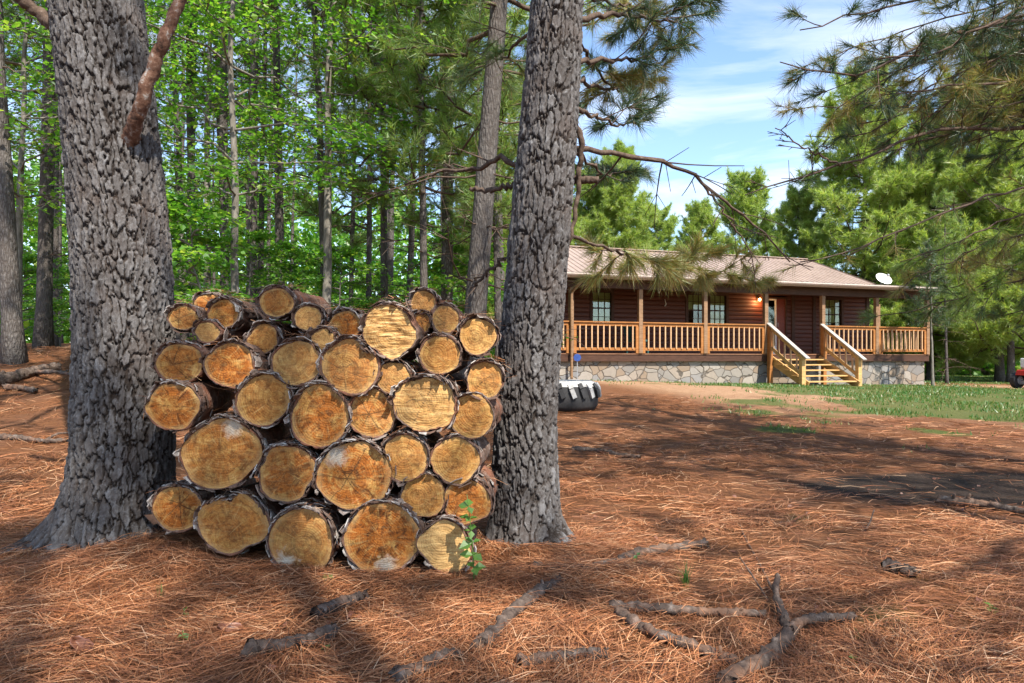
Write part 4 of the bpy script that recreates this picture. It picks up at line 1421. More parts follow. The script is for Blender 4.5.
sx0, sx1, run = 3 * SP + .12, 4 * SP - .12, 1.72
nst = 5
zb = gzl((sx0 + sx1) / 2, -run)
stairs = MB().obox((sx0 + .06, -.03, DK - .18), (sx0 + .06, -run, zb + .02), .045, .26).build('staircase', M['stair_pine'], cab)
MB().obox((sx1 - .06, -.03, DK - .18), (sx1 - .06, -run, zb + .02), .045, .26).build('stringer', M['stair_pine'], stairs)
for q in range(nst):
    yy = -(q + .55) * run / (nst + .2)
    zz = DK - (q + 1) * (DK - zb - .06) / (nst + .6)
    MB().box(sx0 + .0, sx1 - .0, yy - .165, yy + .135, zz - .04, zz).build('tread', M['stair_pine'], stairs, bevel=.006)
for xx in (sx0 - .05, sx1 + .05):
    yN = -run + .12
    zN = gzl(xx, yN)
    # upper and lower newels
    MB().box(xx - .065, xx + .065, -.20, -.07, gzl(xx, -.13) - .1, DK + .88).build('newel_post', M['porch_pine'], stairs, bevel=.008)
    MB().box(xx - .07, xx + .07, yN - .07, yN + .07, zN - .1, zN + .95).build('newel_post', M['stair_pine'], stairs, bevel=.008)
    up, lo = np.array([xx, -.10, DK + .95]), np.array([xx, yN, zN + .97])
    e = unit(lo - up)
    MB().obox(up - e * .06, lo + e * .30, .15, .042).build('handrail', M['grey_handrail'], stairs, bevel=.006)
    MB().obox(up + [0, -.1, -.14], lo + [0, .07, -.10], .04, .09).obox(up + [0, -.1, -.76], lo + [0, .07, -.62], .04, .10).build('stair_rail', M['stair_pine'], stairs)
    for q in range(5):
        t = (q + .7) / 5.6
        p = up + (lo - up) * t
        MB().box(xx - .02, xx + .02, p[1] - .02, p[1] + .02, p[2] - .70 + .06 * t, p[2] - .13).build('baluster', M['baluster_pine'], stairs)


# windows and door
def window(x0, x1, z0, z1, blind=.55, cols=3):
    y = WY
    m = MB()
    fw = .055
    m.box(x0 - .05, x0 + fw, y - .055, y + .06, z0 - .05, z1 + .05).box(x1 - fw, x1 + .05, y - .055, y + .06, z0 - .05, z1 + .05)
    m.box(x0 + fw, x1 - fw, y - .055, y + .06, z1 - fw, z1 + .05).box(x0 + fw, x1 - fw, y - .055, y + .06, z0 - .05, z0 + fw)
    w = m.build('window', M['dark_trim'], cab)
    zm = (z0 + z1) / 2
    s = MB()
    s.box(x0 + fw, x1 - fw, y - .03, y + .03, zm - .02, zm + .02)
    for c in range(1, cols):
        xx = x0 + fw + (x1 - x0 - 2 * fw) * c / cols
        s.box(xx - .009, xx + .009, y - .012, y + .01, z0 + fw, z1 - fw)
    for zz in ((zm + z1) / 2, (zm + z0) / 2):
        s.box(x0 + fw, x1 - fw, y - .011, y + .009, zz - .009, zz + .009)
    s.build('sash', M['dark_trim'], w)
    MB().box(x0 + fw, x1 - fw, y + .012, y + .018, z0 + fw, z1 - fw).build('pane', M['glass'], w)
    b = MB()
    zz = z1 - fw
    while zz > z1 - fw - (z1 - z0 - 2 * fw) * blind:
        b.obox((x0 + fw, y + .07, zz), (x1 - fw, y + .07, zz), .008, .045, (0, -.5, 1))
        zz -= .04
    b.build('blind', M['blind_white'], w)


window(*WIN[0], .95)
window(*WIN[1], .52)
window(*WIN[2], .95)
window(*WIN[3], .8)
x0, x1, z0, z1 = DOOR
m = MB()
m.box(x0, x0 + .06, WY - .06, WY + .07, z0 + .003, z1).box(x1 - .06, x1, WY - .06, WY + .07, z0 + .003, z1).box(x0 + .06, x1 - .06, WY - .06, WY + .07, z1 - .06, z1)
door = m.build('door', M['dark_trim'], cab)
m = MB()
m.box(x0 + .065, x0 + .12, WY - .02, WY + .03, z0 + .01, z1 - .065).box(x0 + .42, x0 + .47, WY - .02, WY + .03, z0 + .01, z1 - .065)
m.box(x0 + .12, x0 + .42, WY - .02, WY + .03, z1 - .12, z1 - .065).box(x0 + .12, x0 + .42, WY - .02, WY + .03, z0 + .01, z0 + .3)
m.build('door_frame', M['white_paint'], door)
MB().box(x0 + .475, x1 - .065, WY - .02, WY + .03, z0 + .01, z1 - .065).build('door_panel', M['door_red'], door)
MB().box(x0 + .12, x0 + .42, WY + .0, WY + .008, z0 + .3, z1 - .12).build('pane', M['glass'], door)
MB().tube(np.array([(x0 + .5, WY - .06, 2.2), (x0 + .5, WY - .06, 2.35)]), .012, 8).build('handle', M['grey_metal'], door)
# porch lamp (lit)
lx_, lz_ = 8.12, 3.12
m = MB().box(lx_ - .05, lx_ + .05, WY - .06, WY - .034, lz_ - .02, lz_ + .14).obox((lx_, WY - .06, lz_ + .10), (lx_, WY - .17, lz_ + .12), .02, .02)
m.tube(np.array([(lx_, WY - .16, lz_ + .13), (lx_, WY - .16, lz_ + .10), (lx_, WY - .16, lz_ + .09)]), np.array([.02, .06, .065]), 10)
lamp = m.build('porch_lamp', M['dark_trim'], cab)
m = MB().tube(np.array([(lx_, WY - .16, lz_ + .085), (lx_, WY - .16, lz_ + .05), (lx_, WY - .16, lz_ + .01), (lx_, WY - .16, lz_ - .01)]), np.array([.02, .045, .04, .01]), 10)
m.build('bulb', M['glow'], lamp, smooth=True)
pl_ = bpy.data.lights.new('porch_light', 'POINT')
pl_.energy, pl_.color, pl_.shadow_soft_size = 14, (1, .5, .2), .05
po_ = bpy.data.objects.new('porch_light', pl_)
COL.objects.link(po_)
po_.parent = cab
po_.location = (lx_, WY - .2, lz_ - .04)
# wall hook and satellite dish
MB().tube(resample([(4.35, WY - .06, 3.08), (4.35, WY - .09, 3.0), (4.37, WY - .10, 2.9), (4.33, WY - .08, 2.84)], 10), .014, 6).build('wall_hook', M['white_paint'], cab, smooth=True)
dsh = MB()
rr_, tt_ = np.meshgrid(np.linspace(0, 1, 9), np.arange(28) * 2 * math.pi / 28, indexing='ij')
for side_ in (0, .02):
    V = p3(rr_ * .40 * np.cos(tt_), rr_ * .30 * np.sin(tt_), .10 * rr_ ** 2 - side_).reshape(-1, 3)
    ii, jj = np.meshgrid(np.arange(8), np.arange(28), indexing='ij')
    dsh.add(V, np.stack([ii * 28 + jj, ii * 28 + (jj + 1) % 28, (ii + 1) * 28 + (jj + 1) % 28, (ii + 1) * 28 + jj], -1).reshape(-1, 4))
dish = dsh.build('satellite_dish', M['white_paint'], cab, smooth=True, loc=(13.36, 1.72, 4.02))
dish.scale = (.78, .78, .78)
dish.rotation_euler = (R(60), R(18), R(-20))
MB().tube(np.array([(0, 0, -.02), (0, -.10, -.12), (0, -.34, -.20)]), .022, 8).tube(np.array([(0, -.28, .06), (0, -.2, .3), (0, -.05, .42)]), .012, 6).box(-.04, .04, -.09, -.01, .40, .48).build('dish_arm', M['grey_metal'], dish)

# ---- things on the porch and in the yard
ch = empty('porch_chair', (*loc2w(2.75, 1.1), DK), ANG + .3)
tag(ch, 'dark teal porch chair behind the railing left of the double window', 'chair')
MB().box(-.27, .27, -.25, .25, .38, .46).build('seat', M['dark_cushion'], ch, bevel=.02)
MB().obox((0, .24, .46), (0, .36, 1.0), .54, .06, (1, 0, 0)).build('backrest', M['dark_cushion'], ch)
for xx in (-.24, .24):
    for yy in (-.22, .22):
        MB().box(xx - .022, xx + .022, yy - .022, yy + .022, 0, .38).build('leg', M['dark_cushion'], ch)
    MB().box(xx - .035, xx + .035, -.27, .27, .62, .65).build('armrest', M['dark_cushion'], ch)

# tractor tyre planter, painted white
tx, ty = .84, 11.5
tz = float(gz(tx, ty))
tyr = empty('tractor_tyre', (tx, ty, tz))
tyr.scale = (1, 1, 1.1)
tag(tyr, 'old tractor tyre lying flat with a worn white painted sidewall', 'tyre')
prof = [(.36, .06), (.36, .34), (.40, .40), (.50, .43), (.57, .40), (.60, .33), (.61, .2), (.60, .07), (.54, .0), (.42, .0)]
na = 64
th = np.arange(na) * 2 * math.pi / na


def revolve(prof, closed=True):
    V = np.concatenate([p3(r * np.cos(th), r * np.sin(th), z + 0 * th) for r, z in prof])
    k = len(prof)
    Q = []
    for q in range(k if closed else k - 1):
        a, b = q, (q + 1) % k
        Q.append(np.stack([a * na + np.arange(na), b * na + np.arange(na), b * na + (np.arange(na) + 1) % na, a * na + (np.arange(na) + 1) % na], -1))
    return V, np.concatenate(Q)


MB().add(*revolve(prof)).build('casing', M['black_rubber'], tyr, smooth=True)
MB().add(*revolve([(.37, .355), (.40, .412), (.50, .442), (.575, .41), (.602, .36)], False)).build('painted_sidewall', M['worn_white'], tyr, smooth=True)
for q in range(22):
    a0 = q * 2 * math.pi / 22
    m = MB()
    a1 = a0 + .22
    pts0 = [(r * math.cos(a0 + f), r * math.sin(a0 + f), z) for r, z, f in ((.575, .40, 0), (.625, .33, .03), (.632, .2, .12))]
    for u, v in zip(pts0[:-1], pts0[1:]):
        m.obox(u, v, .07, .05, (math.cos(a0), math.sin(a0), .01))
    m.build('tread_lug', M['worn_white'] if q % 2 else M['black_rubber'], tyr)

# blue yard sign
bx, by = loc2w(-.12, -.75)
sg = empty('yard_sign', (bx, by, float(gz(bx, by))))
tag(sg, 'small round blue yard sign on a white stake before the stone base', 'sign')
MB().box(-.012, .012, -.008, .008, -.1, .62).build('stake', M['grey_metal'], sg)
V, Q = tube_arrays(np.array([(0, -.012, .66), (0, -.024, .66)]), .11, 8)
m = MB().add(V, [Q, np.array([tuple(range(8))[::-1], tuple(range(8, 16))])])
bd = m.build('board', M['blue_sign'], sg)

# red riding mower at the right edge
gxm, gym = 16.3, 21.3
mw = empty('riding_mower', (gxm, gym, float(gz(gxm, gym))), R(20))
tag(mw, 'red and grey riding mower cut off by the right edge of the yard', 'mower')


def hull(mb, secs):
    """loft through (x, half width, z0, z1) sections"""
    V = []
    for x, w, z0, z1 in secs:
        V += [(x, -w, z0), (x, w, z0), (x, w * .85, z1), (x, -w * .85, z1)]
    Q = [(4 * s + q, 4 * s + (q + 1) % 4, 4 * s + 4 + (q + 1) % 4, 4 * s + 4 + q) for s in range(len(secs) - 1) for q in range(4)]
    e = 4 * (len(secs) - 1)
    mb.add(V, np.array(Q + [(3, 2, 1, 0), (e, e + 1, e + 2, e + 3)]))
    return mb


hull(MB(), [(.3, .24, .42, .66), (.5, .26, .38, .80), (.9, .25, .36, .78), (1.1, .2, .38, .66)]).build('hood', M['red_paint'], mw, bevel=.03)
hull(MB(), [(-.45, .3, .42, .58), (-.1, .32, .40, .62), (.28, .3, .3, .44)]).build('rear_fender', M['red_paint'], mw, bevel=.02)
hull(MB(), [(-.3, .2, .62, .70), (0, .22, .62, .68)]).box(-.36, -.30, -.2, .2, .66, .95).build('seat', M['white_paint'], mw, bevel=.02)
MB().tube(np.array([(.5, 0, .78), (.35, 0, .95)]), .02, 8).build('steering_column', M['black_rubber'], mw)
MB().box(-.3, .5, -.42, .42, .12, .26).build('cutting_deck', M['grey_metal'], mw, bevel=.03)
for (x, y, r_) in ((-.25, -.36, .26), (-.25, .36, .26), (.85, -.3, .19), (.85, .3, .19)):
    wl = MB().tube(np.array([(x, y - .09, r_), (x, y - .07, r_), (x, y + .07, r_), (x, y + .09, r_)]), np.array([r_ * .8, r_, r_, r_ * .8]), 20).build('wheel', M['black_rubber'], mw, smooth=False)
    MB().tube(np.array([(x, y - .095, r_), (x, y + .095, r_)]), r_ * .5, 14).build('rim', M['grey_metal'], wl)

# ------------------------------------------------------------------ fallen branches, leaves and seedlings
def ground_pt(px, py, dz=0.0):
    """meet the view ray with the ground"""
    Ys = np.linspace(1.5, 40, 4000)
    xs_ = (px - CX) * Ys / F
    hit = np.nonzero(gz(xs_, Ys) + dz >= CAMZ - (py - HZ) * Ys / F)[0]
    Y = Ys[hit[0]] if len(hit) else 40.0
    x = (px - CX) * Y / F
    return np.array([x, Y, float(gz(x, Y)) + dz])


def stick(label, runs, cat='branch', mat='stick', name='fallen_branch', seg=10):
    """runs: list of (pixel points, r0, r1[, lifts]); first run is the main stem"""
    m = MB()
    for rn in runs:
        pts, r0, r1 = rn[:3]
        lift = rn[3] if len(rn) > 3 else [0] * len(pts)
        P = np.array([ground_pt(x, y, max(r0, .004) * .9 + .006 + l) for (x, y), l in zip(pts, lift)])
        P = resample(P, max(14, 11 * len(pts)))
        rr = np.linspace(r0, r1, len(P)) * (1.4 if r0 < .03 and r0 > .008 else 1)
        P[1:-1] += rng.normal(0, .10, (len(P) - 2, 3)) * rr[1:-1, None]
        rr = rr * (1 + .16 * (vnoise(p3(np.arange(len(P)) * .9, r0 * 100, 0), 4) - .5) * 2)
        V_, Q_ = tube_arrays(P, rr, 18)
        ctr = np.repeat(P, 18, 0)
        nb_ = fbm(V_ * np.array([34, 34, 34]) / max(.6, r0 * 40) + r0 * 900, 6, 3) - .5
        pl2 = sm(.46, .56, fbm(V_ * 24 + 7, 14, 2)) - .5
        V_ = ctr + (V_ - ctr) * (1 + .75 * nb_ + .22 * pl2)[:, None]
        V_[:18] += rng.normal(0, r0 * .35, (18, 3))
        V_[-18:] += rng.normal(0, r1 * .5, (18, 3))
        m.add(V_, [Q_, np.array([tuple(range(18))[::-1], tuple(range((len(P) - 1) * 18, len(P) * 18))])])
        for _ in range(3 if r0 > .014 else 0):
            q = rng.integers(3, len(P) - 3)
            d = unit(unit(P[q + 1] - P[q]) + rng.normal(0, .6, 3) + [0, 0, .3])
            m.tube(np.array([P[q], P[q] + d * r0 * 2.2]), np.array([r0 * .45, r0 * .3]), 7)
    o = m.build(name, M[mat], smooth=True)
    tag(o, label, cat)
    return o


stick('stout broken branch lying just right of the foot of the right trunk', [([(528, 569), (570, 571), (605, 566), (640, 553), (675, 547), (706, 543)], .021, .014)])
stick('half buried curved branch running from the log stack towards the bottom edge', [([(478, 648), (495, 632), (515, 610), (540, 592), (562, 581)], .020, .015)])
stick('short dark half buried branch at the bottom edge left of centre', [([(392, 682), (415, 672), (440, 660), (460, 655)], .020, .014)])
stick('straight peeling branch pointing at the forked branch', [([(620, 614), (650, 632), (690, 645), (735, 662)], .017, .012)])
stick('thin branch half buried in needles behind the peeling branch', [([(610, 606), (660, 609), (705, 612), (765, 614)], .015, .010)])
stick('forked grey branch with an upright prong at the bottom right', [
    ([(722, 684), (745, 670), (775, 652), (790, 634)], .020, .017), ([(790, 634), (782, 612), (776, 595), (778, 576)], .015, .007, [0, .01, .03, .06]),
    ([(790, 634), (803, 622), (825, 618), (853, 617)], .015, .009, [0, .02, .02, .01]), ([(778, 600), (770, 585), (760, 565), (742, 530), (738, 508)], .006, .002, [.03, .01, .0, 0, 0])])
stick('low knotted root like branch along the bottom edge under the stack', [([(520, 664), (555, 660), (580, 655), (606, 655)], .017, .013)])
stick('stubby grey bark chunk in the needles below the stack left half', [([(246, 652), (275, 647), (305, 641), (334, 633)], .020, .018)])
stick('short broken stub of branch under the dark rotten log', [([(318, 614), (335, 606), (352, 601), (367, 597)], .018, .016)])
stick('pale dry twig leaning up beside the forked branch', [([(768, 600), (755, 580), (740, 558)], .004, .003, [0, .05, .09])], 'twig', 'stick', 'dry_twig', 6)
stick('dark stick lying flat on the forest floor left of the thick trunk', [([(-10, 437), (20, 438), (45, 441), (66, 440)], .022, .012), ([(45, 441), (58, 434), (70, 433)], .010, .005, [0, .03, .04])], 'stick')
stick('fallen grey log by the foot of the dark leaning pine', [([(-20, 384), (10, 378), (35, 370), (60, 366)], .075, .05), ([(30, 372), (55, 372), (75, 375)], .03, .015, [.0, .12, .2])], 'branch')
stick('weathered flat wood piece below the fallen grey log', [([(6, 387), (20, 388), (36, 391)], .035, .028)], 'branch')
stick('small grey stick on the brown ground right of the leaning trunk', [([(572, 449), (595, 450), (620, 455), (640, 457)], .022, .015)], 'stick')
stick('little upright forked twig standing in the needle covered slope', [([(866, 530), (870, 522), (874, 510)], .006, .003, [0, .03, .07]), ([(866, 530), (862, 524)], .004, .002, [0, .03])], 'twig', 'stick', 'dry_twig', 6)
stick('grey pale stick at the far edge of the dark ground patch', [([(940, 500), (975, 503), (1010, 509), (1040, 514)], .03, .02)], 'stick')
stick('dark bark lump in the needles right of the forked branch', [([(888, 568), (900, 569), (912, 573)], .022, .02)], 'bark chunk', 'stick', 'bark_chunk')


def dead_leaf(px, py, size, label, rz):
    p = ground_pt(px, py, .02)
    n = 9
    u, v = np.meshgrid(np.linspace(-1, 1, n), np.linspace(-1, 1, n), indexing='ij')
    w = np.sqrt(np.clip(1 - u ** 2, 0, 1)) * (.75 + .12 * np.cos(u * 9))
    X, Y_ = u * size, v * w * size * .6
    Z = .35 * size * (v ** 2) + .25 * size * np.sin(u * 2.2 + .7) * u + .04 * size * np.sin(v * 7 + u * 3)
    ii, jj = np.meshgrid(np.arange(n - 1), np.arange(n - 1), indexing='ij')
    Q = np.stack([ii * n + jj, (ii + 1) * n + jj, (ii + 1) * n + jj + 1, ii * n + jj + 1], -1).reshape(-1, 4)
    o = MB().add(p3(X, Y_, Z).reshape(-1, 3), Q).build('dead_leaf', M['dry_leaf'], smooth=True, loc=tuple(p))
    o.rotation_euler = (.5, .25, rz)
    s = o.modifiers.new('thick', 'SOLIDIFY')
    s.thickness = .0012
    tag(o, label, 'leaf')


dead_leaf(229, 631, .045, 'curled red brown leaf in the needles below the stack', .6)
dead_leaf(84, 649, .05, 'broad dull brown leaf near the bottom left corner', -.4)
dead_leaf(905, 570, .04, 'dry brown leaf beside the dark bark lump', 1.0)


def weed(px, py, h, nl, size, label, cat='weed', name='weed_plant', lean=(0, 0), toward=None):
    p = toward if toward is not None else ground_pt(px, py)
    root = empty(name, tuple(p))
    tag(root, label, cat)
    st = resample([(0, 0, -.02), (lean[0] * .3, lean[1] * .3, h * .5), (lean[0], lean[1], h)], 9)
    MB().tube(st, np.linspace(.003, .0014, 9), 5).build('stem', M['weed_leaf'], root, smooth=True)
    C, D, N = [], [], []
    for q in range(nl):
        t = .25 + .75 * (q + .5) / nl
        a = q * 2.4 + rng.normal(0, .3)
        d = np.array([math.cos(a), math.sin(a), .25])
        C.append(st[int(t * 8)])
        D.append(unit(d))
        N.append(unit(np.array([0, -.35, 1.]) + rng.normal(0, .25, 3)))
    V, Q = leaf_arrays(np.array(C), np.array(N), np.array(D), size, rng)
    MB().add(V, Q).build('leaves', M['weed_leaf'], root)


weed(474, 546, .42, 20, .055, 'bright green leafy sapling in front of the orange bottom right log', 'sapling', 'sapling', (-.03, -.05), np.array([-.165, 3.0, gz(-.165, 3.0)]))
weed(331, 569, .06, 6, .04, 'dark green seedling between two bottom row logs', toward=np.array([-.81, 3.02, gz(-.81, 3.02)]))
weed(637, 572, .09, 9, .035, 'green seedling beside the stout broken branch')
weed(184, 622, .05, 7, .028, 'tiny clover like weed in the needles at the lower left')
weed(183, 645, .05, 6, .03, 'small weed nearer the bottom edge at the lower left')
weed(325, 655, .03, 5, .022, 'little green sprout beside the stubby grey bark chunk')
weed(855, 664, .025, 5, .022, 'single round green sprout at the bottom right')
weed(992, 613, .03, 7, .032, 'flat green weed on the needle covered slope at far right')
weed(77, 470, .10, 8, .05, 'faint green weed on the forest floor left of the thick trunk')
weed(405, 667, .02, 4, .02, 'pin sized green sprout above the half buried dark branch')


def grass_tuft(px, py, n, h, label):
    p = ground_pt(px, py)
    a = rng.uniform(0, 6.28, n)
    o = rng.uniform(.05, .6, n)
    L = rng.uniform(.5, 1.1, n) * h
    rows = []
    for t in (0, .5, 1):
        c = p3(np.cos(a) * o * L * t * t + .01 * np.cos(a * 3), np.sin(a) * o * L * t * t + .01 * np.sin(a * 5), L * t * (1 - .3 * o * t))
        s = p3(-np.sin(a), np.cos(a), 0 * a) * (.0036 * (1.05 - t))
        rows += [c - s, c + s]
    V = np.stack(rows, 1).reshape(-1, 3)
    b = np.arange(n)[:, None] * 6
    Q = np.concatenate([b + np.array([0, 1, 3, 2]), b + np.array([2, 3, 5, 4])])
    m = MB().add(V, Q).build('grass_tuft', M['grass_blade'], loc=tuple(p))
    tag(m, label, 'grass tuft')


grass_tuft(686, 592, 26, .16, 'yellow green grass tuft behind the peeling branch')
grass_tuft(160, 600, 12, .07, 'sparse grass blades in the needles below the left trunk')
grass_tuft(232, 552, 10, .05, 'short grass blades before the wide flat bottom log')
grass_tuft(858, 640, 10, .05, 'thin grass blades right of the forked branch')

def leaf_litter():
    n = 900
    x, y = scatter(n, 1.8, 7.5)
    C = p3(x, y, gz(x, y) + rng.uniform(.004, .02, n))
    V, Q = leaf_arrays(C, unit(rng.normal(0, .35, (n, 3)) + [0, 0, 1.]), unit(rng.normal(0, 1, (n, 3)) * [1, 1, .15]), .032, rng)
    tag(MB().add(V, Q).build('leaf_litter', M['dry_leaf']), 'small brown leaves and bark flecks scattered over the pine straw', 'leaf litter', kind='stuff')


leaf_litter()

# ------------------------------------------------------------------ woods
def slim(seed, h, r, c0, rm, lean, snags):
    return make_pine('pine_tree', np.random.default_rng(seed), h, r, c0, rm, 26, 18, .24, .013, 'pine_needle_green', snags, 4, lean)


# prototypes, used once each and copied
protoA = slim(31, 17, .105, 8.0, 2.4, (.3, .2), 16)
protoB = slim(32, 15, .085, 6.0, 2.0, (-.4, .2), 18)
protoC = slim(33, 19, .125, 9.0, 2.8, (.1, -.3), 14)
protoD = make_pine('young_pine', np.random.default_rng(34), 9.5, .07, 2.8, 2.0, 40, 26, .22, .011, 'pine_needle_young', 16, 5, (.2, 0), .8)
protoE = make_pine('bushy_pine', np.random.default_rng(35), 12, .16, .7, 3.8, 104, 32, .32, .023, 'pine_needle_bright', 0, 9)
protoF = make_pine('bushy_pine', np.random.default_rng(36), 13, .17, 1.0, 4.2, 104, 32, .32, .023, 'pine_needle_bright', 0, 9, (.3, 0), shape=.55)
hardA = make_hardwood('hardwood_tree', np.random.default_rng(41), 8.5, .055, 2.1, 2.3, 40, 22, .085)
hardB = make_hardwood('hardwood_tree', np.random.default_rng(42), 10.5, .08, 3.0, 2.7, 40, 22, .10, lean=(.4, .2))
hardC = make_hardwood('understorey_shrub', np.random.default_rng(43), 2.4, .025, .25, 1.2, 22, 20, .085)
protoH = make_pine('tall_pine', np.random.default_rng(38), 14, .17, 3.2, 3.2, 60, 30, .30, .022, 'pine_needle_bright', 6, 7)
protoG = make_pine('tall_pine', np.random.default_rng(37), 16, .16, 5.5, 3.2, 26, 24, .22, .010, 'pine_needle_green', 10, 4)
used = set()


def plant(proto, px, Y, label, cat='tree', group=None, rz=None, s=1.0, X=None, dz=0.0):
    if proto.name not in used:
        used.add(proto.name)
        o = proto
    else:
        o = copy_tree(proto)
    x = base_at(px, Y) if X is None else X
    put(o, x, Y, random.uniform(0, 6.28) if rz is None else rz, s, dz)
    tag(o, label, cat, group)
    return o


# pines one can tell apart
sig = make_pine('pine_tree', np.random.default_rng(50), 14, .150, 4.6, 2.6, 34, 26, .22, .009, 'pine_needle_young', 26, 5, (1.0, .2), 1.2)
put(sig, base_at(466, 8.4), 8.4)
tag(sig, 'tall grey pine rising right behind the stack just left of the right trunk', 'tree')
plant(protoC, 446, 13, 'slender pine standing close behind the tall grey pine, to its left', rz=.3)
plant(protoB, 326, 14, 'straight pine trunk rising behind the heart shaped log', rz=1.2)
plant(protoB, 368, 17, 'thin pale pine trunk rising behind the chainsawed log', rz=2.6, s=.95)
plant(protoA, 281, 15, 'slim pine trunk rising behind the yellow centred crown log', rz=4.0)
plant(protoA, 250, 15, 'dark pine trunk seen over the speckled small log, nearer of a close pair', rz=.9)
plant(protoB, 260, 19, 'thinner pine of the close pair seen over the speckled small log', rz=5.2, s=1.1)
plant(protoB, 408, 16, 'thin pine trunk right behind the highest small log', rz=3.3)
dk_ = make_pine('pine_tree', np.random.default_rng(51), 15, .125, 6.5, 2.6, 24, 22, .24, .012, 'pine_needle_green', 8, 4, (-.9, .1), 2)
put(dk_, base_at(15, 9.6), 9.6)
tag(dk_, 'dark leaning pine at the far left edge, with a flared foot', 'tree')
plant(protoC, 43, 13, 'second dark pine standing between the leaning pine and the thick trunk', rz=2.0, s=1.1)
plant(protoC, 195, 18, 'dark pine just right of the thick trunk deep in the woods', rz=5.0)
# the rest of the wood behind the stack
WL, WG = 'slender pine deep in the shady wood behind the log stack', 'pines in the wood behind the log stack'
rw = np.random.default_rng(60)
spots = []
for q in range(400):
    Y = rw.uniform(14, 40)
    px = rw.uniform(-60, 510)
    x = base_at(px, Y)
    if all((x - a) ** 2 + (Y - b) ** 2 > 1.6 ** 2 for a, b in spots):
        spots.append((x, Y))
    if len(spots) >= 40:
        break
for q, (x, Y) in enumerate(spots):
    plant((protoA, protoB, protoC)[q % 3], 0, Y, WL, group=WG, X=x, s=rw.uniform(.8, 1.1))
for px, Y, lb in ((425, 11.5, 'young pine with bare lower branches behind the chainsawed log'), (385, 13.5, 'young feathery pine between two thin trunks behind the stack'), (500, 12, 'young pine showing both sides of the leaning right trunk'),
                  (350, 19, 'young pine farther back behind the heart shaped log'), (480, 18, 'young pine farther back between the tall grey pine and the right trunk')):
    plant(protoD, px, Y, lb, s=random.uniform(.95, 1.25))
for px, Y, pr_, s, lb in ((235, 8.6, hardA, 1.0, 'leafy hardwood spreading in layers right of the thick trunk'), (325, 11.5, hardB, 1.0, 'taller leafy hardwood behind the middle of the stack'),
                          (140, 10.5, hardB, .95, 'hardwood half hidden behind the thick left trunk'), (18, 11.5, hardA, 1.1, 'bright leafy hardwood by the dark leaning pine'),
                          (205, 16, hardB, 1.2, 'hardwood deeper in the wood behind the speckled log'), (80, 17, hardA, 1.3, 'leafy hardwood between the second dark pine and the thick trunk')):
    plant(pr_, px, Y, lb, s=s)
SG, SL = 'shrubs under the trees behind the stack', 'low leafy shrub under the trees behind the log stack'
plant(hardC, 470, 13.5, 'leafy shrub filling the gap left of the leaning right trunk', 'shrub', s=1.3)
plant(protoE, 489, 18, 'small bushy pine filling the gap left of the leaning right trunk', s=.52)
plant(hardC, 205, 8.0, 'bright green shrub right behind the top left end of the stack', 'shrub', s=.95)
for px, Y, s in ((340, 12, .8), (300, 14, .9), (420, 15, .8), (380, 18, 1.0), (250, 11.5, .85), (20, 15, .9), (90, 14, .9), (455, 17, 1.0), (490, 20, 1.1), (160, 14, 1.1), (60, 20, 1.0), (320, 22, 1.2), (410, 24, 1.2)):
    plant(hardC, px, Y, SL, 'shrub', SG, s=s)
# bushy pines behind and right of the cabin
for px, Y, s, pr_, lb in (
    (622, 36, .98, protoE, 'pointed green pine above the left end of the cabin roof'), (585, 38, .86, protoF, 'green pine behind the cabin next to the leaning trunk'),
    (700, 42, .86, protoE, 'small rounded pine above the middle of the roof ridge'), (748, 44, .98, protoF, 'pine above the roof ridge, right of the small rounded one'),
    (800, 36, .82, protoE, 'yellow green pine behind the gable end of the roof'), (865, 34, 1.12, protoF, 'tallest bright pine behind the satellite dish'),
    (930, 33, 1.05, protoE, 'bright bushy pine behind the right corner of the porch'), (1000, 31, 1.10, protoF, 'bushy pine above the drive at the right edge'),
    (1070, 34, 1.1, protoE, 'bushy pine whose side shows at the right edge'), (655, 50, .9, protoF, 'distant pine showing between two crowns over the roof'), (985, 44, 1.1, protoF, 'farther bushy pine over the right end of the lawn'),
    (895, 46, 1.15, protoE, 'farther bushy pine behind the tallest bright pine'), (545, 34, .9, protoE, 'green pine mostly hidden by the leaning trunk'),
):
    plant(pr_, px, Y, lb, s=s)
plant(protoD, 947, 27, 'small pine on the lawn right of the porch corner', s=.8)
plant(protoH, 1011, 30, 'grey pine trunk rising behind the riding mower', s=.9)
yp = make_pine('young_pine', np.random.default_rng(52), 4.6, .045, 2.0, .9, 20, 26, .2, .010, 'pine_needle_dark', 0, 3, (-.15, 0), bark='bark_smooth')
put(yp, base_at(933, 22.5), 22.5)
tag(yp, 'slim pale stemmed young pine right at the porch corner', 'tree')
FS = 'leafy shrub along the far edge of the lawn'
for px, Y, s in ((950, 52, 1.6), (975, 50, 1.5), (1000, 48, 1.6), (1025, 52, 1.7), (1050, 50, 1.6), (965, 58, 1.9), (1010, 60, 2.0)):
    plant(hardC, px, Y, FS, 'shrub', 'shrubs along the far edge of the lawn', s=s)
# pines behind and beside the photographer: their crowns shade the foreground
SHADE = 'tall pine standing outside the picture whose crown shades the foreground'
for x, y, s in ((3.2, -4.2, 1.0), (0.2, -4.6, 1.0), (6.2, -1.2, 1.0), (8.4, -.8, 1.0), (4.6, -8.5, 1.1)):
    plant(protoG, 0, y, SHADE, group='pines outside the picture', X=x, s=s)

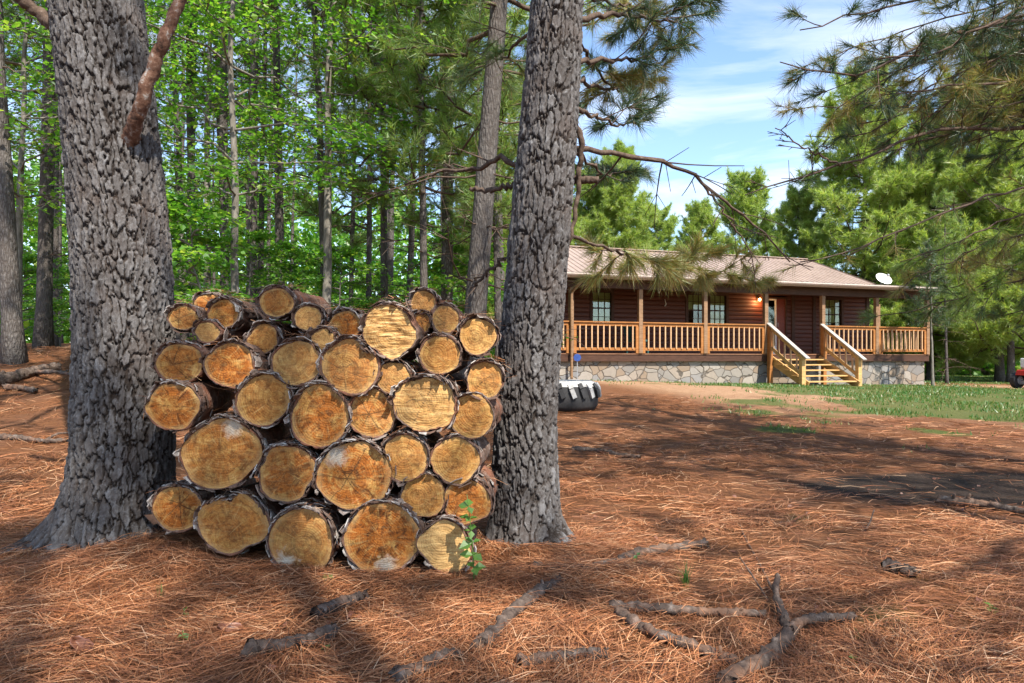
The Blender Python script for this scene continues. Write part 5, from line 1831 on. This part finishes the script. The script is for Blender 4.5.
# far wood closing the view
def far_wood():
    rf = np.random.default_rng(70)
    n = 130000
    th_ = rf.uniform(R(35), R(150), n)
    d = rf.uniform(50, 72, n)
    x, y = d * np.cos(th_), d * np.sin(th_)
    top = np.where(x < -1, 13, 5.5) + 3.5 * (fbm(p3(x * .22, y * .05), 71, 3) - .5) * 2
    z = rf.random(n) ** .9 * top + gz(x, y)
    keep = fbm(p3(x * .45, y * .3, z * .5), 72, 3) > np.where((x < 0) & (z < 9), .36, .43)
    x, y, z = x[keep], y[keep], z[keep]
    n = len(x)
    V, Q = leaf_arrays(p3(x, y, z), unit(rf.normal(0, 1, (n, 3)) + [0, 0, .6]), unit(rf.normal(0, 1, (n, 3))), .55, rf)
    o = MB().add(V, Q).build('far_woodland', M['maple_leaf'])
    tag(o, 'dense distant woodland closing the view behind the trees and the lawn', 'woodland', kind='stuff')


far_wood()

# ------------------------------------------------------------------ light, sky, camera
SUN_AZ = R(150)     # clockwise from +Y: behind the camera to the right
SUN_EL = R(50)
sd = Vector((math.sin(SUN_AZ) * math.cos(SUN_EL), math.cos(SUN_AZ) * math.cos(SUN_EL), math.sin(SUN_EL)))
L = bpy.data.lights.new('sun', 'SUN')
L.energy, L.angle, L.color = 4.6, R(.5), (1, .93, .82)
so = bpy.data.objects.new('sun', L)
COL.objects.link(so)
so.rotation_euler = (-sd).to_track_quat('-Z', 'Y').to_euler()
so.location = sd * 40

W = bpy.data.worlds.new('World')
scene.world = W
W.use_nodes = True
t = W.node_tree
t.nodes.clear()
out = t.nodes.new('ShaderNodeOutputWorld')
bg = t.nodes.new('ShaderNodeBackground')
bg.inputs['Strength'].default_value = .15
sky = t.nodes.new('ShaderNodeTexSky')
sky.sky_type = 'NISHITA'
sky.sun_disc = False
sky.sun_elevation = SUN_EL
sky.sun_rotation = SUN_AZ
sky.altitude = 200
sky.air_density, sky.dust_density, sky.ozone_density = 1.0, .5, 2.5
tc = t.nodes.new('ShaderNodeTexCoord')
sp_ = t.nodes.new('ShaderNodeSeparateXYZ')
t.links.new(tc.outputs['Generated'], sp_.inputs[0])
mz = t.nodes.new('ShaderNodeMath'); mz.operation = 'MAXIMUM'
t.links.new(sp_.outputs[2], mz.inputs[0]); mz.inputs[1].default_value = .02
mz2 = t.nodes.new('ShaderNodeMath'); mz2.operation = 'ADD'
t.links.new(mz.outputs[0], mz2.inputs[0]); mz2.inputs[1].default_value = .12
dx = t.nodes.new('ShaderNodeMath'); dx.operation = 'DIVIDE'
dy = t.nodes.new('ShaderNodeMath'); dy.operation = 'DIVIDE'
t.links.new(sp_.outputs[0], dx.inputs[0]); t.links.new(mz2.outputs[0], dx.inputs[1])
t.links.new(sp_.outputs[1], dy.inputs[0]); t.links.new(mz2.outputs[0], dy.inputs[1])
cb = t.nodes.new('ShaderNodeCombineXYZ')
t.links.new(dx.outputs[0], cb.inputs[0]); t.links.new(dy.outputs[0], cb.inputs[1])
cn = t.nodes.new('ShaderNodeTexNoise')
mp = t.nodes.new('ShaderNodeMapping')
mp.inputs['Scale'].default_value = (.9, 1.5, 1)
mp.inputs['Rotation'].default_value = (0, 0, .35)
mp.inputs['Location'].default_value = (3.1, 1.7, 0)
t.links.new(cb.outputs[0], mp.inputs[0]); t.links.new(mp.outputs[0], cn.inputs['Vector'])
cn.inputs['Scale'].default_value = 1.3
cn.inputs['Detail'].default_value = 7
cn.inputs['Roughness'].default_value = .58
cn.inputs['Distortion'].default_value = .5
rp = t.nodes.new('ShaderNodeValToRGB')
rp.color_ramp.elements[0].position, rp.color_ramp.elements[1].position = .46, .74
rp.color_ramp.elements[1].color = (.85, .85, .85, 1)
t.links.new(cn.outputs['Fac'], rp.inputs[0])
mxs = t.nodes.new('ShaderNodeMixRGB')
t.links.new(rp.outputs[0], mxs.inputs[0]); t.links.new(sky.outputs[0], mxs.inputs[1])
mxs.inputs[2].default_value = (4.3, 4.4, 4.6, 1)
t.links.new(mxs.outputs[0], bg.inputs['Color'])
t.links.new(bg.outputs[0], out.inputs[0])

cam = bpy.data.cameras.new('camera')
co = bpy.data.objects.new('camera', cam)
COL.objects.link(co)
co.location = (0, 0, CAMZ)
co.rotation_euler = (R(90), 0, 0)
cam.sensor_width = 36
cam.lens = 36 * F / 1024
cam.shift_y = (HZ - 341.5) / 1024
cam.clip_start, cam.clip_end = .05, 1500
scene.camera = co

vs = scene.view_settings
vs.view_transform = 'Standard'
vs.look = 'None'
vs.exposure = 1.16
vs.gamma = 1
c_ = scene.cycles
c_.use_denoising = True
try:
    c_.denoiser = 'OPENIMAGEDENOISE'
except Exception:
    pass
c_.max_bounces, c_.diffuse_bounces, c_.glossy_bounces, c_.transmission_bounces, c_.transparent_max_bounces = 6, 4, 2, 4, 6
c_.sample_clamp_indirect = 4
